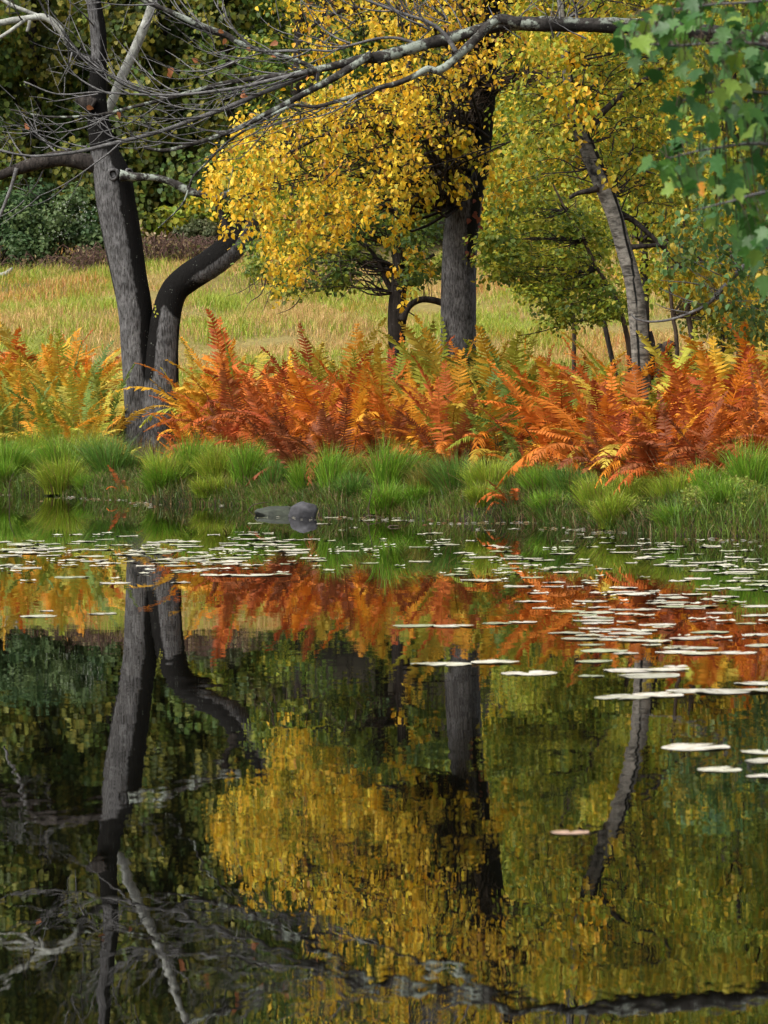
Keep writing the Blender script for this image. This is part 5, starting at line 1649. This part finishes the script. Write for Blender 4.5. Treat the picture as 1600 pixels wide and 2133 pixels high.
def fallen():
    nl = 900
    px = rng.uniform(0, 1600, nl)
    Ys = np.interp(px, SH_PX, SH_Y) - np.abs(rng.normal(size=nl)) * .9 + .12
    P_ = np.stack([(px - CX) * Ys / FPX, Ys, np.full(nl, .005)], 1)
    k_ = (shore_distance(P_[:, 0], P_[:, 1]) < -.02) & (vnoise(P_ * 1.9, 19) > .52)
    P_ = P_[k_]; nl = len(P_)
    cc = np.array([(.35, .33, .25), (.22, .10, .05), (.3, .22, .10), (.42, .40, .33), (.2, .2, .1)])[rng.integers(0, 5, nl)]
    N_ = np.array((0, 0, 1.0)) + rng.normal(size=(nl, 3)) * .06
    me = leaf_mesh('floating_litter', P_, rng.uniform(.025, .07, nl), N_, rand_unit(nl) * np.array((1, 1, 0)), cc, 'diamond')
    tag(link('floating_litter', me, M['leaf']), 'fallen leaves and scraps floating along the waterline', 'litter', kind='stuff')


fallen()

# ------------------------------------------------------------------ lily pads
m, n, l, out = new_mat('lily_pad')
oi = n.new('ShaderNodeObjectInfo')
tc = n.new('ShaderNodeTexCoord')
nz = n.new('ShaderNodeTexNoise'); nz.inputs['Scale'].default_value = 5; nz.inputs['Detail'].default_value = 6
l.new(tc.outputs['Object'], nz.inputs['Vector'])
rp = n.new('ShaderNodeValToRGB')
rp.color_ramp.elements[0].position = .34; rp.color_ramp.elements[0].color = (.45, .42, .28, 1)
rp.color_ramp.elements[1].position = .55; rp.color_ramp.elements[1].color = (1, 1, 1, 1)
l.new(nz.outputs['Fac'], rp.inputs['Fac'])
mu = n.new('ShaderNodeMix'); mu.data_type = 'RGBA'; mu.blend_type = 'MULTIPLY'; mu.inputs[0].default_value = 1
l.new(oi.outputs['Color'], mu.inputs[6]); l.new(rp.outputs['Color'], mu.inputs[7])
p = n.new('ShaderNodeBsdfPrincipled'); p.inputs['Roughness'].default_value = .45; p.inputs['Specular IOR Level'].default_value = .45
l.new(mu.outputs[2], p.inputs['Base Color']); l.new(p.outputs[0], out.inputs['Surface'])
M['pad'] = m


def pad_mesh(seed):
    r_ = np.random.default_rng(seed)
    nn_ = 17
    V = [(0, 0, .0015)]
    ph = r_.uniform(0, 6.28, 3)
    for i in range(nn_):
        a_ = R(12) + (2 * math.pi - R(24)) * i / (nn_ - 1)
        q = .5 * (1 + .05 * math.sin(2 * a_ + ph[0]) + .03 * math.sin(5 * a_ + ph[1]))
        z = .0015 + .002 * max(0, math.sin(3 * a_ + ph[1])) ** 2 + .011 * max(0, math.sin(2 * a_ + ph[2])) ** 10
        V.append((.55 * q * math.cos(a_), .55 * q * math.sin(a_), .001))
        V.append((q * math.cos(a_), q * math.sin(a_), z))
    F = []
    for i in range(nn_ - 1):
        F += [(0, 1 + 2 * i, 3 + 2 * i), (1 + 2 * i, 2 + 2 * i, 4 + 2 * i), (1 + 2 * i, 4 + 2 * i, 3 + 2 * i)]
    me = make_mesh('pad_shape', np.array(V), np.array(F), smooth_shade=True)
    me.materials.append(M['pad'])
    return me


PADS = [pad_mesh(200 + i) for i in range(7)]
placed = []
PAD_OBJ = []


def pad(px, py, wpx, label, group, col=None, force=False):
    w_ = water_at(px, py)
    dmt = wpx * w_[1] / FPX
    lift = .0015
    for (q, r_, z_) in placed:
        dd = math.hypot(q[0] - w_[0], q[1] - w_[1])
        if dd < (r_ + dmt / 2) * .62 and not force:
            return False
        if dd < (r_ + dmt / 2) * 1.1:
            lift = max(lift, z_ + .0022)
    if shore_distance(np.array([w_[0]]), np.array([w_[1]]))[0] > -.12 or lift > .012:
        return False
    placed.append((w_, dmt / 2, lift))
    o = bpy.data.objects.new('lily_pad', rnd.choice(PADS))
    COL.objects.link(o)
    o.location = (w_[0], w_[1], lift)
    o.scale = (dmt, dmt * rnd.uniform(.85, 1.05), .35 if py > 1250 else .6)
    o.rotation_euler = (rnd.uniform(-.012, .012), rnd.uniform(-.012, .012), rnd.uniform(0, 6.28))
    c = col or rnd.choice([(.72, .69, .56), (.76, .72, .60), (.68, .66, .52), (.78, .73, .62), (.62, .62, .46), (.48, .52, .32)])
    k_ = rnd.uniform(.58, .85)
    o.color = (c[0] * k_, c[1] * k_, c[2] * k_, 1)
    tag(o, label, 'lily pad', group)
    PAD_OBJ.append((o, px, py, group))
    return True


NEAR = [(1450, 1557, 155, 'large pale lily pad floating alone, widest of the low right trio'), (1500, 1604, 95, 'small pale lily pad nearest the bottom of the right trio'),
        (1595, 1567, 95, 'pale lily pad cut by the right edge, upper of two'), (1598, 1586, 100, 'pale lily pad cut by the right edge, lower of two'),
        (1592, 1618, 72, 'thin sliver of lily pad at the right edge, lowest of all'), (1187, 1735, 78, 'single lily pad alone in the dark lower water'),
        (1102, 1403, 118, 'oval cream lily pad alone, right of the grey trunk reflection'), (935, 1384, 112, 'cream lily pad across the top of the grey trunk reflection'),
        (1030, 1380, 100, 'cream lily pad touching the one over the grey trunk reflection on its right'), (880, 1384, 56, 'small lily pad left of the grey trunk reflection'),
        (864, 1304, 95, 'left one of two joined lily pads over the orange reflection'), (945, 1305, 88, 'right one of two joined lily pads over the orange reflection'),
        (1035, 1299, 68, 'lily pad just right of the joined pair over the orange reflection'), (1090, 1297, 56, 'greenish lily pad second right of the joined pair'),
        (1238, 1378, 82, 'lily pad above the row of five at the right, with an orange tip'), (1310, 1397, 112, 'left upper lily pad of the overlapping trio right of centre'),
        (1390, 1396, 100, 'right upper lily pad of the overlapping trio right of centre'), (1352, 1408, 140, 'lower lily pad of the overlapping trio right of centre'),
        (1232, 1409, 64, 'small lily pad left of the overlapping trio'), (1298, 1453, 125, 'leftmost pad of the long row with a browned corner'),
        (1372, 1449, 110, 'second pad of the long row right of centre'), (1440, 1440, 112, 'third pad of the long row right of centre'),
        (1505, 1442, 118, 'fourth pad of the long row right of centre'), (1580, 1424, 110, 'curled lily pad at the right edge above the long row'),
        (1580, 1440, 85, 'end pad of the long row at the right edge'),
        (80, 1284, 82, 'lily pad alone at far left below the drift'), (97, 1273, 36, 'tiny lily pad just above the lone one at far left'), (214, 1279, 62, 'lily pad just left of the forked trunk reflection'),
        (150, 1203, 78, 'pad at the lower left rim of the left drift'), (240, 1215, 72, 'lowest pad of the left drift, left of the forked trunk reflection'),
        (376, 1214, 46, 'small pad at the right side of the forked trunk reflection'), (455, 1198, 90, 'lower left pad of the bright cluster right of the trunk reflection'),
        (525, 1199, 95, 'lower right pad of the bright cluster right of the trunk reflection')]
for (px, py, w_, lab) in NEAR:
    pad(px, py, w_, lab, 'lily pads on the open water', col=(.62, .40, .28) if 'lower water' in lab else None, force=True)  # the lone low pad has a reddish glint put into its colour
count = len(placed)
tries = 0
left_n = 0
clusters = [(rng.uniform(0, 800), rng.uniform(1122, 1190)) for _ in range(26)]
while left_n < 112 and tries < 4000:
    tries += 1
    cx, cy = clusters[rng.integers(0, len(clusters))]
    px, py = cx + rng.normal() * 55, cy + rng.normal() * 9
    if not (-20 < px < 830 and 1112 < py < 1202): continue
    if px < 250 and py > 1195: continue
    wv = rng.uniform(30, 74) * (py - 790) / 370
    if pad(px, py, wv, 'cream lily pad packed in the drift below the left bank', 'lily pads in the left drift'):
        left_n += 1
right_n = 0
tries = 0
clusters = [(800 + 800 * rng.random() ** .75, 1125 + 285 * rng.random() ** 1.2) for _ in range(60)]
while right_n < 150 and tries < 9000:
    tries += 1
    cx, cy = clusters[rng.integers(0, len(clusters))]
    px, py = cx + rng.normal() * 60, cy + rng.normal() * 14
    if not (800 < px < 1640 and 1128 < py < 1425): continue
    lim = np.interp(px, [800, 950, 1050, 1200, 1350, 1600], [1170, 1200, 1250, 1330, 1400, 1425])
    if py > lim: continue
    wv = rng.uniform(32, 72) * (py - 790) / 400
    if pad(px, py, wv, 'cream lily pad scattered in the wide field below the right bank', 'lily pads in the right field'):
        right_n += 1
for _ in range(26):
    px = rng.uniform(450, 1500)
    py = rng.uniform(1078, 1128)
    pad(px, py, rng.uniform(16, 42), 'small pale lily pad close under the bank', 'lily pads under the bank')


def small_pads():
    """the many small pads between the larger ones, past the number that is built singly"""
    tv = [(0, 0, .003)] + [(.5 * math.cos(R(14) + R(332) * i / 11), .5 * math.sin(R(14) + R(332) * i / 11), .004 + .006 * (i % 4 == 1)) for i in range(12)]
    tv = np.array(tv)
    tf = np.array([(0, i + 1, i + 2) for i in range(11)])
    Vs, Fs, Cs, k_ = [], [], [], 0
    for _ in range(900):
        if rng.random() < .45:
            cx, cy = rng.uniform(0, 820), rng.normal(1155, 20)
        else:
            cx = 760 + 860 * rng.random() ** .7
            cy = rng.uniform(1118, np.interp(cx, [800, 1050, 1200, 1350, 1600], [1180, 1240, 1300, 1340, 1380]))
        w_ = water_at(cx, cy)
        dm = rng.uniform(16, 36) * (cy - 790) / 370 * w_[1] / FPX
        if shore_distance(w_[:1], w_[1:2])[0] > -.15: continue
        if any(math.hypot(q[0] - w_[0], q[1] - w_[1]) < r_ * 1.0 + dm * .55 for q, r_, z_ in placed): continue
        placed.append((w_, dm / 2, .004))
        a_ = rng.uniform(0, 6.28)
        rot = np.array(((math.cos(a_), -math.sin(a_), 0), (math.sin(a_), math.cos(a_), 0), (0, 0, 1 / max(dm, .05))))
        Vs.append((tv @ rot.T) * np.array((dm, dm, dm)) + np.array((w_[0], w_[1], .003)))
        Fs.append(tf + k_); k_ += len(tv)
        if len(Vs) >= 120: break
    me = make_mesh('small_lily_pads', np.vstack(Vs), np.vstack(Fs))
    o = link('small_lily_pads', me, M['pad'])
    o.color = (.58, .57, .45, 1)
    tag(o, 'many small pale lily pads strewn between the larger ones', 'lily pads', kind='stuff')


small_pads()


# ------------------------------------------------------------------ fern labels
def fern_labels():
    marks = [(300, 'the forked tree'), (826, 'the slender dark tree'), (956, 'the grey trunk'), (1330, 'the birch')]
    word = {'rust': 'rust red', 'orange': 'orange', 'red': 'red', 'gold': 'golden', 'lime': 'yellow green', 'green': 'green', 'brown': 'brown'}
    zones = [(-999, 290, 'left of the forked tree'), (290, 820, 'between forked tree and slender tree'), (820, 1325, 'between slender tree and birch'), (1325, 9999, 'right of the birch')]
    rows = [(0, 1.5, 'at the water edge'), (1.5, 3.8, 'front row'), (3.8, 5.6, 'second row'), (5.6, 7.35, 'third row'), (7.35, 99, 'back row')]
    ordn = ['first', 'second', 'third', 'fourth', 'fifth', 'sixth', 'seventh', 'eighth', 'ninth', 'tenth', 'eleventh']
    for z0, z1, zn in zones:
        for r0, r1, rn in rows:
            sel = sorted([f for f in FERNS if z0 <= f[1] < z1 and r0 <= f[2] * (1 if f[1] <= 1200 or f[2] < 1 else 1.25) < r1], key=lambda f: f[1])
            for i, (o, px, dy, hues) in enumerate(sel):
                c0 = max(set(hues), key=hues.count)
                if rn == 'at the water edge':
                    lab = f'small {word[c0]} fern hanging to the water, {zn}'
                else:
                    lab = f'{word[c0]} fern {zn}, {rn}, {ordn[i]} from left'
                tag(o, lab, 'fern', 'ferns of the autumn fern bed')


fern_labels()


def pad_labels():
    """name each pad of the drifts by its band from the bank and its place in that band"""
    ordn = ['first', 'second', 'third', 'fourth', 'fifth', 'sixth', 'seventh', 'eighth', 'ninth', 'tenth', 'eleventh', 'twelfth', 'thirteenth', 'fourteenth', 'fifteenth', 'sixteenth', 'seventeenth',
            'eighteenth', 'nineteenth', 'twentieth']
    for grp, where, per in (('lily pads in the left drift', 'in the left drift', 14), ('lily pads in the right field', 'in the right field', 15), ('lily pads under the bank', 'close under the bank', 13)):
        sel = sorted([q for q in PAD_OBJ if q[3] == grp], key=lambda q: q[2])
        for b_ in range(0, len(sel), per):
            for i, q in enumerate(sorted(sel[b_:b_ + per], key=lambda q: q[1])):
                size = 'small' if q[0].scale[0] < .15 else 'broad' if q[0].scale[0] > .24 else 'cream'
                q[0]['label'] = f'{size} lily pad {where}, {ordn[b_ // per]} band from the bank, {ordn[i]} from left'


pad_labels()
